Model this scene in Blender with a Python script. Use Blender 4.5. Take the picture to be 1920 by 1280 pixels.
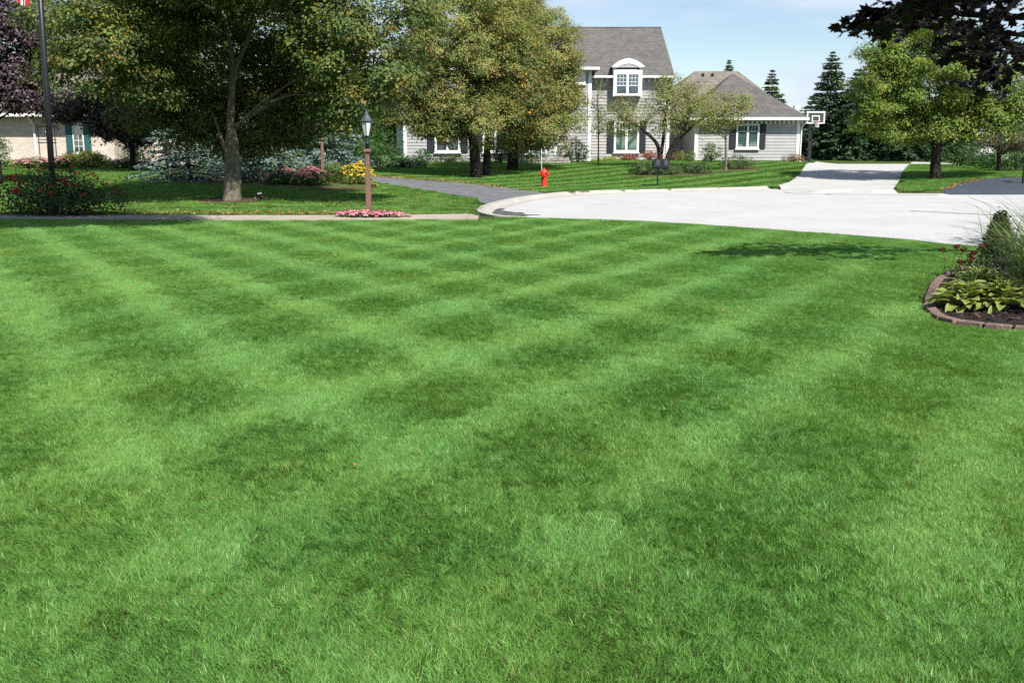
import bpy, bmesh, math, random
import numpy as np
from mathutils import Vector, Matrix

R = math.radians
scene = bpy.context.scene
for o in list(bpy.data.objects):
    bpy.data.objects.remove(o)
COL = scene.collection

# ------------------------------------------------------------------ camera
CAM_H = 1.65
PITCH = math.atan(370.0 / 1900.0)
FPX = 1900.0
cam_data = bpy.data.cameras.new('camera')
cam_data.sensor_width = 36.0
cam_data.lens = 36.0 * FPX / 1920.0
cam_data.clip_start = 0.05
cam_data.clip_end = 6000.0
cam = bpy.data.objects.new('camera', cam_data)
cam.location = (0, 0, CAM_H)
cam.rotation_euler = (math.pi / 2 - PITCH, 0, 0)
COL.objects.link(cam)
scene.camera = cam

# ------------------------------------------------------------------ world, sun, exposure
SUN_AZ, SUN_EL = R(27), R(49)          # azimuth measured from behind the camera towards +X
sun_dir = Vector((math.sin(SUN_AZ) * math.cos(SUN_EL), -math.cos(SUN_AZ) * math.cos(SUN_EL), math.sin(SUN_EL)))
world = bpy.data.worlds.new('World')
scene.world = world
world.use_nodes = True
wn, wl = world.node_tree.nodes, world.node_tree.links
wn.clear()
w_out = wn.new('ShaderNodeOutputWorld')
w_bg = wn.new('ShaderNodeBackground')
w_sky = wn.new('ShaderNodeTexSky')
w_sky.sky_type = 'NISHITA'
w_sky.sun_disc = False
w_sky.sun_elevation = SUN_EL
w_sky.sun_rotation = math.atan2(sun_dir.x, sun_dir.y)
w_sky.altitude = 200
w_sky.air_density = 1.0
w_sky.dust_density = 0.0
w_sky.ozone_density = 2.2
w_tc = wn.new('ShaderNodeTexCoord')
w_map = wn.new('ShaderNodeMapping')
w_map.inputs['Scale'].default_value = (2.2, 2.2, 11.0)
w_map.inputs['Rotation'].default_value = (0, R(9), 0)
w_noise = wn.new('ShaderNodeTexNoise')
w_noise.inputs['Scale'].default_value = 1.5
w_noise.inputs['Detail'].default_value = 7
w_noise.inputs['Roughness'].default_value = 0.55
w_ramp = wn.new('ShaderNodeValToRGB')
w_ramp.color_ramp.elements[0].position = 0.47
w_ramp.color_ramp.elements[0].color = (0.0, 0.0, 0.0, 1)
w_ramp.color_ramp.elements[1].position = 0.62
w_ramp.color_ramp.elements[1].color = (0.9, 0.9, 0.9, 1)
w_mix = wn.new('ShaderNodeMixRGB')
w_mix.inputs['Color2'].default_value = (5.8, 6.6, 7.8, 1)
wl.new(w_tc.outputs['Generated'], w_map.inputs['Vector'])
wl.new(w_map.outputs['Vector'], w_noise.inputs['Vector'])
wl.new(w_noise.outputs['Fac'], w_ramp.inputs['Fac'])
wl.new(w_ramp.outputs['Color'], w_mix.inputs['Fac'])
wl.new(w_sky.outputs['Color'], w_mix.inputs['Color1'])
wl.new(w_mix.outputs['Color'], w_bg.inputs['Color'])
w_bg.inputs['Strength'].default_value = 0.075
wl.new(w_bg.outputs['Background'], w_out.inputs['Surface'])

sun_data = bpy.data.lights.new('sun', 'SUN')
sun_data.energy = 4.8
sun_data.angle = R(0.53)
sun_data.color = (1.0, 0.955, 0.88)
sun = bpy.data.objects.new('sun', sun_data)
sun.rotation_euler = sun_dir.to_track_quat('Z', 'Y').to_euler()
sun.location = sun_dir * 60
COL.objects.link(sun)

scene.view_settings.view_transform = 'Standard'
scene.view_settings.look = 'None'
scene.view_settings.exposure = 0.75
scene.view_settings.gamma = 1.0
scene.view_settings.use_curve_mapping = False
scene.cycles.use_denoising = False
scene.cycles.max_bounces = 5
scene.cycles.diffuse_bounces = 2
scene.cycles.glossy_bounces = 2
scene.cycles.transmission_bounces = 4
scene.cycles.transparent_max_bounces = 8
scene.cycles.caustics_reflective = False
scene.cycles.caustics_refractive = False

# ------------------------------------------------------------------ placing helpers
CS, SN = math.cos(PITCH), math.sin(PITCH)
def at(px, py, Y):
    """point at depth Y metres in front of the camera that the photograph shows at (px, py)"""
    u, v = px - 960.0, 640.0 - py
    t = Y / (FPX * CS + v * SN)
    return Vector((u * t, Y, CAM_H + (-FPX * SN + v * CS) * t))

def ss(a, b, x):
    t = np.clip((np.asarray(x, float) - a) / (b - a), 0, 1)
    return t * t * (3 - 2 * t)

def terrain(x, y):
    x = np.asarray(x, float); y = np.asarray(y, float)
    zl = 0.36 * ss(25.5, 41, y) + 0.16 * ss(41, 60, y)
    zc = 0.62 * ss(38, 61, y)
    zr = 0.36 * ss(38, 47, y)
    w1 = ss(-8, 1, x)
    w2 = ss(15.5, 21, x)
    z = zl * (1 - w1) + zc * w1
    z = z * (1 - w2) + zr * w2
    z = z + 0.02 * np.sin(x * 0.45 + 0.6) * np.sin(y * 0.38)
    return z
def tz(x, y): return float(terrain(x, y))

def gr(px, py, z=None):
    """point of the ground that the photograph shows at (px, py)"""
    u, v = px - 960.0, 640.0 - py
    dy, dz = FPX * CS + v * SN, -FPX * SN + v * CS
    if z is not None:
        t = (z - CAM_H) / dz
        return Vector((u * t, dy * t, z))
    prev = 2.0
    Y = 2.5
    while Y < 300:
        t = Y / dy
        if CAM_H + dz * t < tz(u * t, Y):
            lo, hi = prev, Y
            for _ in range(24):
                m = (lo + hi) / 2; t = m / dy
                if CAM_H + dz * t < tz(u * t, m): hi = m
                else: lo = m
            t = hi / dy
            return Vector((u * t, hi, tz(u * t, hi)))
        prev = Y; Y += 0.4
    t = 80 / dy
    return Vector((u * t, 80, tz(u * t, 80)))

def inside(poly, x, y):
    x = np.asarray(x, float); y = np.asarray(y, float)
    c = np.zeros(x.shape, bool)
    n = len(poly)
    for i in range(n):
        x0, y0 = poly[i][0], poly[i][1]; x1, y1 = poly[(i + 1) % n][0], poly[(i + 1) % n][1]
        if y0 == y1: continue
        c ^= ((y0 > y) != (y1 > y)) & (x < (x1 - x0) * (y - y0) / (y1 - y0) + x0)
    return c

def smooth_path(pts, n=8, closed=False):
    P = [Vector(p) for p in pts]
    out = []
    m = len(P)
    for i in range(m if closed else m - 1):
        if closed:
            p0, p1, p2, p3 = P[i - 1], P[i], P[(i + 1) % m], P[(i + 2) % m]
        else:
            p0, p1, p2, p3 = P[max(i - 1, 0)], P[i], P[i + 1], P[min(i + 2, m - 1)]
        for k in range(n):
            t = k / n
            out.append(0.5 * ((2 * p1) + (p2 - p0) * t + (2 * p0 - 5 * p1 + 4 * p2 - p3) * t * t + (3 * p1 - p0 - 3 * p2 + p3) * t ** 3))
    if not closed: out.append(P[-1].copy())
    return out

# ------------------------------------------------------------------ scene-graph helpers
def tag(o, label=None, cat=None, group=None, kind=None):
    if label: o['label'] = label
    if cat: o['category'] = cat
    if group: o['group'] = group
    if kind: o['kind'] = kind
    return o
def empty(name, loc=(0, 0, 0), label=None, cat=None, group=None):
    o = bpy.data.objects.new(name, None)
    o.empty_display_size = 0.2
    o.location = loc
    COL.objects.link(o)
    return tag(o, label, cat, group)
def link(name, me, parent=None, loc=None, kind=None):
    o = bpy.data.objects.new(name, me)
    COL.objects.link(o)
    if parent is not None: o.parent = parent
    if loc is not None: o.location = loc
    if kind: o['kind'] = kind
    return o

class MB:
    def __init__(self): self.v = []; self.f = []
    def add(self, vs, fs):
        b = len(self.v); self.v += [tuple(v) for v in vs]; self.f += [tuple(b + i for i in f) for f in fs]; return self
    def box(self, x0, x1, y0, y1, z0, z1):
        return self.add([(x0, y0, z0), (x1, y0, z0), (x1, y1, z0), (x0, y1, z0), (x0, y0, z1), (x1, y0, z1), (x1, y1, z1), (x0, y1, z1)],
                        [(0, 3, 2, 1), (4, 5, 6, 7), (0, 1, 5, 4), (1, 2, 6, 5), (2, 3, 7, 6), (3, 0, 4, 7)])
    def hexa(self, bottom, top):
        n = len(bottom)
        vs = list(bottom) + list(top)
        fs = [tuple(range(n - 1, -1, -1)), tuple(range(n, 2 * n))] + [(i, (i + 1) % n, n + (i + 1) % n, n + i) for i in range(n)]
        return self.add(vs, fs)
    def tube(self, path, radii, sides=8, cap=True):
        path = [Vector(p) for p in path]
        n = len(path)
        if not hasattr(radii, '__len__'): radii = [radii] * n
        vs, fs = [], []
        ref = Vector((1, 0, 0))
        for i, p in enumerate(path):
            d = (path[min(i + 1, n - 1)] - path[max(i - 1, 0)]).normalized()
            if abs(d.dot(ref)) > 0.93: ref = Vector((0, 1, 0)) if abs(d.y) < 0.9 else Vector((0, 0, 1))
            a = (ref - d * ref.dot(d)).normalized(); b = d.cross(a); ref = a
            for k in range(sides):
                t = 2 * math.pi * k / sides
                vs.append(p + (a * math.cos(t) + b * math.sin(t)) * radii[i])
        for i in range(n - 1):
            for k in range(sides):
                k2 = (k + 1) % sides
                fs.append((i * sides + k, i * sides + k2, (i + 1) * sides + k2, (i + 1) * sides + k))
        if cap:
            fs.append(tuple(range(sides - 1, -1, -1))); fs.append(tuple((n - 1) * sides + k for k in range(sides)))
        return self.add(vs, fs)
    def lathe(self, prof, n=16, c=(0, 0, 0), rot=0.0, cap=True):
        vs, fs = [], []
        for r, z in prof:
            for k in range(n):
                t = 2 * math.pi * k / n + rot
                vs.append((c[0] + r * math.cos(t), c[1] + r * math.sin(t), c[2] + z))
        for i in range(len(prof) - 1):
            for k in range(n):
                k2 = (k + 1) % n
                fs.append((i * n + k, i * n + k2, (i + 1) * n + k2, (i + 1) * n + k))
        if cap:
            fs.append(tuple(range(n - 1, -1, -1))); fs.append(tuple((len(prof) - 1) * n + k for k in range(n)))
        return self.add(vs, fs)
    def mesh(self, name, mat, smooth=False):
        me = bpy.data.meshes.new(name)
        me.from_pydata(self.v, [], self.f)
        if mat: me.materials.append(mat)
        if smooth: me.polygons.foreach_set('use_smooth', [True] * len(me.polygons))
        me.update()
        return me
    def build(self, name, mat, parent=None, loc=None, smooth=False, kind=None, bevel=0):
        o = link(name, self.mesh(name, mat, smooth), parent, loc, kind)
        if bevel:
            m = o.modifiers.new('bevel', 'BEVEL'); m.width = bevel; m.segments = 2; m.limit_method = 'ANGLE'
        return o

def np_mesh(name, V, T, mat, cols=None, smooth=False):
    """triangle mesh from arrays, with an optional colour per vertex"""
    V = np.ascontiguousarray(V, np.float32); T = np.ascontiguousarray(T, np.int32)
    me = bpy.data.meshes.new(name)
    me.vertices.add(len(V)); me.vertices.foreach_set('co', V.ravel())
    me.loops.add(T.size); me.loops.foreach_set('vertex_index', T.ravel())
    me.polygons.add(len(T))
    me.polygons.foreach_set('loop_start', np.arange(0, T.size, 3, dtype=np.int32))
    try: me.polygons.foreach_set('loop_total', np.full(len(T), 3, np.int32))
    except Exception: pass
    if smooth: me.polygons.foreach_set('use_smooth', np.ones(len(T), bool))
    me.update(calc_edges=True)
    if cols is not None:
        ca = me.color_attributes.new('Col', 'FLOAT_COLOR', 'POINT')
        c4 = np.ones((len(V), 4), np.float32); c4[:, :3] = cols
        ca.data.foreach_set('color', c4.ravel())
    if mat: me.materials.append(mat)
    return me

# ------------------------------------------------------------------ materials
def new_mat(name):
    m = bpy.data.materials.new(name); m.use_nodes = True
    nt = m.node_tree
    b = nt.nodes['Principled BSDF']
    return m, nt, b

def pm(name, col, rough=0.7, var=0.2, scale=4.0, bump=0.0, bscale=40.0, spec=0.3, metal=0.0, col2=None, detail=5, second=None):
    """plain painted / mineral surface: base colour broken by two scales of noise, with fine relief"""
    m, nt, b = new_mat(name)
    N, L = nt.nodes, nt.links
    b.inputs['Roughness'].default_value = rough
    b.inputs['Specular IOR Level'].default_value = spec
    b.inputs['Metallic'].default_value = metal
    geo = N.new('ShaderNodeNewGeometry')
    n1 = N.new('ShaderNodeTexNoise'); n1.inputs['Scale'].default_value = scale; n1.inputs['Detail'].default_value = detail
    L.new(geo.outputs['Position'], n1.inputs['Vector'])
    rp = N.new('ShaderNodeValToRGB')
    c2 = col2 if col2 else tuple(c * (1 - var) for c in col)
    c1 = tuple(min(1, c * (1 + var * 0.6)) for c in col)
    rp.color_ramp.elements[0].position = 0.3; rp.color_ramp.elements[0].color = (*c2, 1)
    rp.color_ramp.elements[1].position = 0.7; rp.color_ramp.elements[1].color = (*c1, 1)
    L.new(n1.outputs['Fac'], rp.inputs['Fac'])
    src = rp.outputs['Color']
    if second:
        s2, amount, colour2 = second
        n3 = N.new('ShaderNodeTexNoise'); n3.inputs['Scale'].default_value = s2; n3.inputs['Detail'].default_value = 6; n3.inputs['Roughness'].default_value = 0.65
        L.new(geo.outputs['Position'], n3.inputs['Vector'])
        r3 = N.new('ShaderNodeValToRGB'); r3.color_ramp.elements[0].position = 0.45; r3.color_ramp.elements[1].position = 0.72
        r3.color_ramp.elements[0].color = (0, 0, 0, 1); r3.color_ramp.elements[1].color = (amount, amount, amount, 1)
        L.new(n3.outputs['Fac'], r3.inputs['Fac'])
        mx = N.new('ShaderNodeMixRGB'); mx.inputs['Color2'].default_value = (*colour2, 1)
        L.new(r3.outputs['Color'], mx.inputs['Fac']); L.new(src, mx.inputs['Color1'])
        src = mx.outputs['Color']
    L.new(src, b.inputs['Base Color'])
    if bump:
        n2 = N.new('ShaderNodeTexNoise'); n2.inputs['Scale'].default_value = bscale; n2.inputs['Detail'].default_value = 4
        L.new(geo.outputs['Position'], n2.inputs['Vector'])
        bp = N.new('ShaderNodeBump'); bp.inputs['Strength'].default_value = bump; bp.inputs['Distance'].default_value = 0.02
        L.new(n2.outputs['Fac'], bp.inputs['Height']); L.new(bp.outputs['Normal'], b.inputs['Normal'])
    return m

def leaf_mat(name, trans=0.36, rough=0.5, spec=0.3, warm=(1.25, 1.2, 0.6)):
    m, nt, b = new_mat(name)
    N, L = nt.nodes, nt.links
    a = N.new('ShaderNodeAttribute'); a.attribute_name = 'Col'
    L.new(a.outputs['Color'], b.inputs['Base Color'])
    b.inputs['Roughness'].default_value = rough
    b.inputs['Specular IOR Level'].default_value = spec
    tr = N.new('ShaderNodeBsdfTranslucent')
    mul = N.new('ShaderNodeMixRGB'); mul.blend_type = 'MULTIPLY'; mul.inputs['Fac'].default_value = 1
    mul.inputs['Color2'].default_value = (*warm, 1)
    L.new(a.outputs['Color'], mul.inputs['Color1']); L.new(mul.outputs['Color'], tr.inputs['Color'])
    mx = N.new('ShaderNodeMixShader'); mx.inputs['Fac'].default_value = trans
    L.new(b.outputs['BSDF'], mx.inputs[1]); L.new(tr.outputs['BSDF'], mx.inputs[2])
    L.new(mx.outputs['Shader'], N['Material Output'].inputs['Surface'])
    return m

def brick_mat(name, c1, c2, mortar, sx, bw, bh, ms, rough=0.85, axes='XZ', bump=0.4, noise=0.5):
    m, nt, b = new_mat(name)
    N, L = nt.nodes, nt.links
    geo = N.new('ShaderNodeNewGeometry')
    sep = N.new('ShaderNodeSeparateXYZ'); L.new(geo.outputs['Position'], sep.inputs[0])
    cmb = N.new('ShaderNodeCombineXYZ')
    if axes == 'XZ': L.new(sep.outputs['X'], cmb.inputs['X']); L.new(sep.outputs['Z'], cmb.inputs['Y'])
    elif axes == 'SZ':
        ad = N.new('ShaderNodeMath'); ad.operation = 'ADD'
        L.new(sep.outputs['X'], ad.inputs[0]); L.new(sep.outputs['Y'], ad.inputs[1])
        L.new(ad.outputs[0], cmb.inputs['X']); L.new(sep.outputs['Z'], cmb.inputs['Y'])
    bt = N.new('ShaderNodeTexBrick')
    bt.inputs['Color1'].default_value = (*c1, 1); bt.inputs['Color2'].default_value = (*c2, 1); bt.inputs['Mortar'].default_value = (*mortar, 1)
    bt.inputs['Scale'].default_value = sx; bt.inputs['Brick Width'].default_value = bw; bt.inputs['Row Height'].default_value = bh
    bt.inputs['Mortar Size'].default_value = ms; bt.inputs['Bias'].default_value = 0.0
    L.new(cmb.outputs[0], bt.inputs['Vector'])
    n1 = N.new('ShaderNodeTexNoise'); n1.inputs['Scale'].default_value = 2.3; n1.inputs['Detail'].default_value = 8; n1.inputs['Roughness'].default_value = 0.7
    L.new(geo.outputs['Position'], n1.inputs['Vector'])
    mr = N.new('ShaderNodeMapRange'); mr.inputs['To Min'].default_value = 1 - noise * 0.5; mr.inputs['To Max'].default_value = 1 + noise * 0.5
    mr.inputs['From Min'].default_value = 0.3; mr.inputs['From Max'].default_value = 0.7
    L.new(n1.outputs['Fac'], mr.inputs['Value'])
    mul = N.new('ShaderNodeMixRGB'); mul.blend_type = 'MULTIPLY'; mul.inputs['Fac'].default_value = 1
    L.new(bt.outputs['Color'], mul.inputs['Color1']); L.new(mr.outputs[0], mul.inputs['Color2'])
    L.new(mul.outputs['Color'], b.inputs['Base Color'])
    b.inputs['Roughness'].default_value = rough; b.inputs['Specular IOR Level'].default_value = 0.2
    bp = N.new('ShaderNodeBump'); bp.inputs['Strength'].default_value = bump; bp.inputs['Distance'].default_value = 0.015; bp.invert = True
    L.new(bt.outputs['Fac'], bp.inputs['Height']); L.new(bp.outputs['Normal'], b.inputs['Normal'])
    return m

M = {}
M['leaf'] = leaf_mat('leaf')
M['leaf_dark'] = leaf_mat('purple_leaf', trans=0.10, rough=0.42, spec=0.35, warm=(1.6, 0.7, 0.6))
M['needle'] = leaf_mat('needle', trans=0.08, rough=0.6, spec=0.2)
M['petal'] = leaf_mat('petal', trans=0.25, rough=0.6, spec=0.2, warm=(1.1, 0.9, 0.9))
M['grass'] = None
M['bark'] = pm('bark', (0.165, 0.145, 0.110), 0.9, 0.4, 6, 0.9, 18, 0.1, second=(3, 0.5, (0.22, 0.21, 0.13)))
M['bark_dark'] = pm('dark_bark', (0.038, 0.032, 0.027), 0.9, 0.4, 6, 0.8, 16, 0.1)
M['mulch'] = pm('bark_mulch', (0.10, 0.062, 0.042), 0.95, 0.6, 22, 1.0, 60, 0.1, second=(35, 0.5, (0.2, 0.13, 0.09)))
M['mulch_dark'] = pm('dark_mulch', (0.030, 0.024, 0.022), 0.95, 0.5, 30, 1.0, 70, 0.1, second=(40, 0.35, (0.075, 0.055, 0.045)))
M['concrete'] = pm('street_concrete', (0.43, 0.427, 0.422), 0.9, 0.07, 0.5, 0.25, 90, 0.15, second=(0.9, 0.4, (0.315, 0.31, 0.30)))
M['sidewalk'] = pm('sidewalk_concrete', (0.36, 0.31, 0.26), 0.9, 0.12, 1.5, 0.3, 70, 0.15)
M['kerb'] = pm('kerb_concrete', (0.37, 0.35, 0.315), 0.9, 0.15, 2.0, 0.3, 60, 0.15)
M['drive'] = pm('driveway_concrete', (0.42, 0.41, 0.39), 0.9, 0.08, 0.7, 0.2, 70, 0.15)
M['asphalt_old'] = pm('weathered_asphalt', (0.135, 0.14, 0.15), 0.95, 0.35, 3.0, 0.6, 50, 0.15, second=(1.2, 0.5, (0.22, 0.22, 0.22)))
M['asphalt_new'] = pm('sealed_asphalt', (0.050, 0.058, 0.078), 0.75, 0.15, 3.0, 0.4, 60, 0.25)
M['tar'] = pm('tar_patch', (0.09, 0.09, 0.09), 0.9, 0.4, 5, 0.5, 50, 0.2)
M['white'] = pm('white_trim_paint', (0.80, 0.80, 0.79), 0.55, 0.03, 3, 0, 1, 0.3)
M['siding'] = pm('grey_siding_paint', (0.385, 0.385, 0.375), 0.7, 0.11, 2.2, 0.1, 60, 0.25)
M['soffit'] = pm('soffit_paint', (0.42, 0.42, 0.41), 0.7, 0.05, 3, 0, 1, 0.2)
M['shutter'] = pm('charcoal_shutter_paint', (0.025, 0.028, 0.036), 0.5, 0.1, 5, 0, 1, 0.3)
M['shutter_green'] = pm('green_shutter_paint', (0.030, 0.105, 0.105), 0.5, 0.15, 5, 0, 1, 0.3)
M['roof'] = brick_mat('grey_brown_shingles', (0.132, 0.124, 0.116), (0.100, 0.096, 0.092), (0.068, 0.065, 0.062), 1.0, 0.30, 0.16, 0.010, axes='XZ', bump=0.5, noise=0.45)
M['roof_g'] = brick_mat('garage_shingles', (0.128, 0.120, 0.112), (0.096, 0.092, 0.088), (0.066, 0.063, 0.060), 1.0, 0.30, 0.15, 0.010, axes='SZ', bump=0.5, noise=0.45)
M['roof_tan'] = brick_mat('tan_shingles', (0.21, 0.185, 0.155), (0.16, 0.14, 0.12), (0.11, 0.10, 0.09), 1.0, 0.34, 0.17, 0.012, axes='SZ', bump=0.5, noise=0.5)
M['brick'] = brick_mat('cream_brick', (0.60, 0.54, 0.46), (0.50, 0.42, 0.34), (0.58, 0.55, 0.49), 1.0, 0.24, 0.085, 0.010, axes='SZ', bump=0.5, noise=0.35)
M['black_metal'] = pm('black_painted_metal', (0.014, 0.016, 0.019), 0.42, 0.2, 9, 0.05, 60, 0.5)
M['grey_metal'] = pm('slate_grey_metal', (0.055, 0.068, 0.085), 0.4, 0.15, 12, 0.05, 50, 0.5)
M['granite'] = pm('rough_brown_aggregate', (0.235, 0.135, 0.105), 0.9, 0.4, 45, 0.8, 110, 0.15)
M['red'] = pm('hydrant_red_paint', (0.62, 0.040, 0.022), 0.42, 0.15, 10, 0.1, 50, 0.4)
M['hoop'] = pm('orange_red_rim', (0.50, 0.09, 0.05), 0.5, 0.1, 10)
M['net'] = pm('white_net_cord', (0.72, 0.70, 0.66), 0.8, 0.05, 10)
M['stone'] = pm('grey_garden_stone', (0.30, 0.28, 0.26), 0.9, 0.4, 5, 0.6, 25, 0.15)
M['paver'] = pm('pinkish_tumbled_paver', (0.20, 0.135, 0.118), 0.92, 0.35, 14, 0.7, 60, 0.15, second=(6, 0.6, (0.11, 0.082, 0.072)))
M['flag'] = pm('red_flag_cloth', (0.55, 0.02, 0.025), 0.8, 0.1, 6)
M['door'] = pm('dark_door_paint', (0.05, 0.035, 0.03), 0.5, 0.1, 5)
M['blind'] = pm('pale_green_blind', (0.27, 0.33, 0.30), 0.7, 0.1, 4)
M['dark_room'] = pm('dark_room', (0.03, 0.04, 0.045), 0.8, 0.2, 3)
M['lime_stem'] = pm('green_stem', (0.09, 0.14, 0.03), 0.7, 0.2, 8)
def glass(name, tint, fac):
    m, nt, b = new_mat(name)
    N, L = nt.nodes, nt.links
    g = N.new('ShaderNodeBsdfGlossy'); g.inputs['Roughness'].default_value = 0.03; g.inputs['Color'].default_value = (0.9, 0.95, 1, 1)
    t = N.new('ShaderNodeBsdfTransparent'); t.inputs['Color'].default_value = (*tint, 1)
    mx = N.new('ShaderNodeMixShader'); mx.inputs['Fac'].default_value = fac
    L.new(t.outputs[0], mx.inputs[1]); L.new(g.outputs[0], mx.inputs[2]); L.new(mx.outputs[0], N['Material Output'].inputs['Surface'])
    return m
M['glass'] = glass('window_glass', (0.75, 0.85, 0.85), 0.14)
M['acrylic'] = glass('clear_backboard', (0.9, 0.93, 0.93), 0.06)
M['frost'] = pm('frosted_lamp_glass', (0.62, 0.64, 0.62), 0.35, 0.05, 8, 0, 1, 0.5)

def grass_mat(name, ground=False):
    m, nt, b = new_mat(name)
    N, L = nt.nodes, nt.links
    geo = N.new('ShaderNodeNewGeometry')
    n1 = N.new('ShaderNodeTexNoise'); n1.inputs['Scale'].default_value = 0.55; n1.inputs['Detail'].default_value = 6; n1.inputs['Roughness'].default_value = 0.6
    L.new(geo.outputs['Position'], n1.inputs['Vector'])
    rp = N.new('ShaderNodeValToRGB')
    rp.color_ramp.elements[0].position = 0.30; rp.color_ramp.elements[1].position = 0.72
    if ground:
        rp.color_ramp.elements[0].color = (0.040, 0.075, 0.016, 1); rp.color_ramp.elements[1].color = (0.065, 0.090, 0.024, 1)
        L.new(n1.outputs['Fac'], rp.inputs['Fac']); L.new(rp.outputs['Color'], b.inputs['Base Color'])
        b.inputs['Roughness'].default_value = 0.95; b.inputs['Specular IOR Level'].default_value = 0.05
        n2 = N.new('ShaderNodeTexNoise'); n2.inputs['Scale'].default_value = 30; L.new(geo.outputs['Position'], n2.inputs['Vector'])
        bp = N.new('ShaderNodeBump'); bp.inputs['Strength'].default_value = 0.8; bp.inputs['Distance'].default_value = 0.03
        L.new(n2.outputs['Fac'], bp.inputs['Height']); L.new(bp.outputs['Normal'], b.inputs['Normal'])
        return m
    rp.color_ramp.elements[0].color = (0.86, 0.97, 1.0, 1); rp.color_ramp.elements[1].color = (1.22, 1.06, 0.9, 1)
    L.new(n1.outputs['Fac'], rp.inputs['Fac'])
    a = N.new('ShaderNodeAttribute'); a.attribute_name = 'Col'
    mul = N.new('ShaderNodeMixRGB'); mul.blend_type = 'MULTIPLY'; mul.inputs['Fac'].default_value = 1
    L.new(a.outputs['Color'], mul.inputs['Color1']); L.new(rp.outputs['Color'], mul.inputs['Color2'])
    L.new(mul.outputs['Color'], b.inputs['Base Color'])
    b.inputs['Roughness'].default_value = 0.42; b.inputs['Specular IOR Level'].default_value = 0.45
    tr = N.new('ShaderNodeBsdfTranslucent')
    m2 = N.new('ShaderNodeMixRGB'); m2.blend_type = 'MULTIPLY'; m2.inputs['Fac'].default_value = 1; m2.inputs['Color2'].default_value = (1.2, 1.25, 0.6, 1)
    L.new(mul.outputs['Color'], m2.inputs['Color1']); L.new(m2.outputs['Color'], tr.inputs['Color'])
    mx = N.new('ShaderNodeMixShader'); mx.inputs['Fac'].default_value = 0.30
    L.new(b.outputs['BSDF'], mx.inputs[1]); L.new(tr.outputs['BSDF'], mx.inputs[2])
    L.new(mx.outputs['Shader'], N['Material Output'].inputs['Surface'])
    return m
M['grass'] = grass_mat('grass_blade')
M['soil'] = grass_mat('turf_soil', True)

# ------------------------------------------------------------------ outlines on the ground (metres)
def g2(px, py): p = gr(px, py, 0.0); return (p.x, p.y)
street_near = [g2(905, 396), g2(918, 402), g2(945, 407), g2(1000, 410), g2(1100, 413), g2(1200, 417), g2(1300, 422.5), g2(1400, 428.5), g2(1500, 435), g2(1600, 442), g2(1700, 450), g2(1800, 461)]
street_right = [(9.5, 14.0), (13.5, 11.5), (20, 10), (30, 10), (30, 36.0)]
street_far = [(24, 36.0), g2(1700, 358.5), g2(1560, 357), (11.0, 35.6), g2(1455, 351.0), g2(1400, 352.0), g2(1300, 354.5), g2(1180, 358), g2(1080, 361.0), g2(1000, 368), g2(945, 378), g2(915, 387)]
STREET = [tuple(p)[:2] for p in smooth_path([(x, y, 0) for x, y in street_near], 6)] + street_right + [tuple(p)[:2] for p in smooth_path([(x, y, 0) for x, y in street_far], 6)]

SIDEWALK = [(-40, 23.9), (-13, 23.75), (-6, 23.7), (-2.0, 23.9), (-0.95, 24.1), (-0.7, 23.1), (-0.5, 22.55), (-2, 22.55), (-6, 22.45), (-13, 22.4), (-40, 22.4)]
ASPHALT = [tuple(gr(*p))[:2] for p in [(1022, 363.5), (949, 353), (868, 344), (781, 338.5), (700, 330), (640, 321), (560, 318)]] + \
          [tuple(gr(*p))[:2] for p in [(560, 326), (640, 331), (700, 342), (791, 356), (868, 369), (892, 374.5), (905, 383), (940, 380), (985, 370)]]
DRIVE = [(9.9, 36.2)] + [tuple(gr(*p))[:2] for p in [(1458, 349), (1480, 343), (1500, 327), (1530, 303.5)]] + [(20.9, 66.0), (29.2, 66.0)] + [tuple(gr(*p))[:2] for p in [(1710, 304.5), (1688, 334), (1674, 356.5)]] + [(13.6, 35.2)]
DARK = [(15.2, 35.4)] + [tuple(gr(*p))[:2] for p in [(1764, 357.5), (1795, 347.5), (1830, 338.5), (1870, 334.5)]] + [(40, 45.5), (40, 35.4)]
BED = [tuple(p)[:2] for p in smooth_path([(9.5, 14.2, 0), (7.8, 14.6, 0), (6.4, 13.9, 0), (5.32, 12.5, 0), (4.66, 11.2, 0), (4.28, 10.3, 0), (4.14, 9.75, 0), (4.18, 9.4, 0), (4.45, 9.08, 0), (4.95, 8.82, 0), (6.0, 8.5, 0), (8.5, 8.2, 0)], 8)] + [(11, 8.2), (11, 14)]
c1 = gr(435, 376)
MULCH = [(c1.x + 1.02 * math.cos(t) * (1 + 0.06 * math.sin(3 * t)) + 0.05, c1.y - 0.05 + 1.05 * math.sin(t)) for t in np.linspace(0, 2 * math.pi, 40, endpoint=False)]

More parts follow.
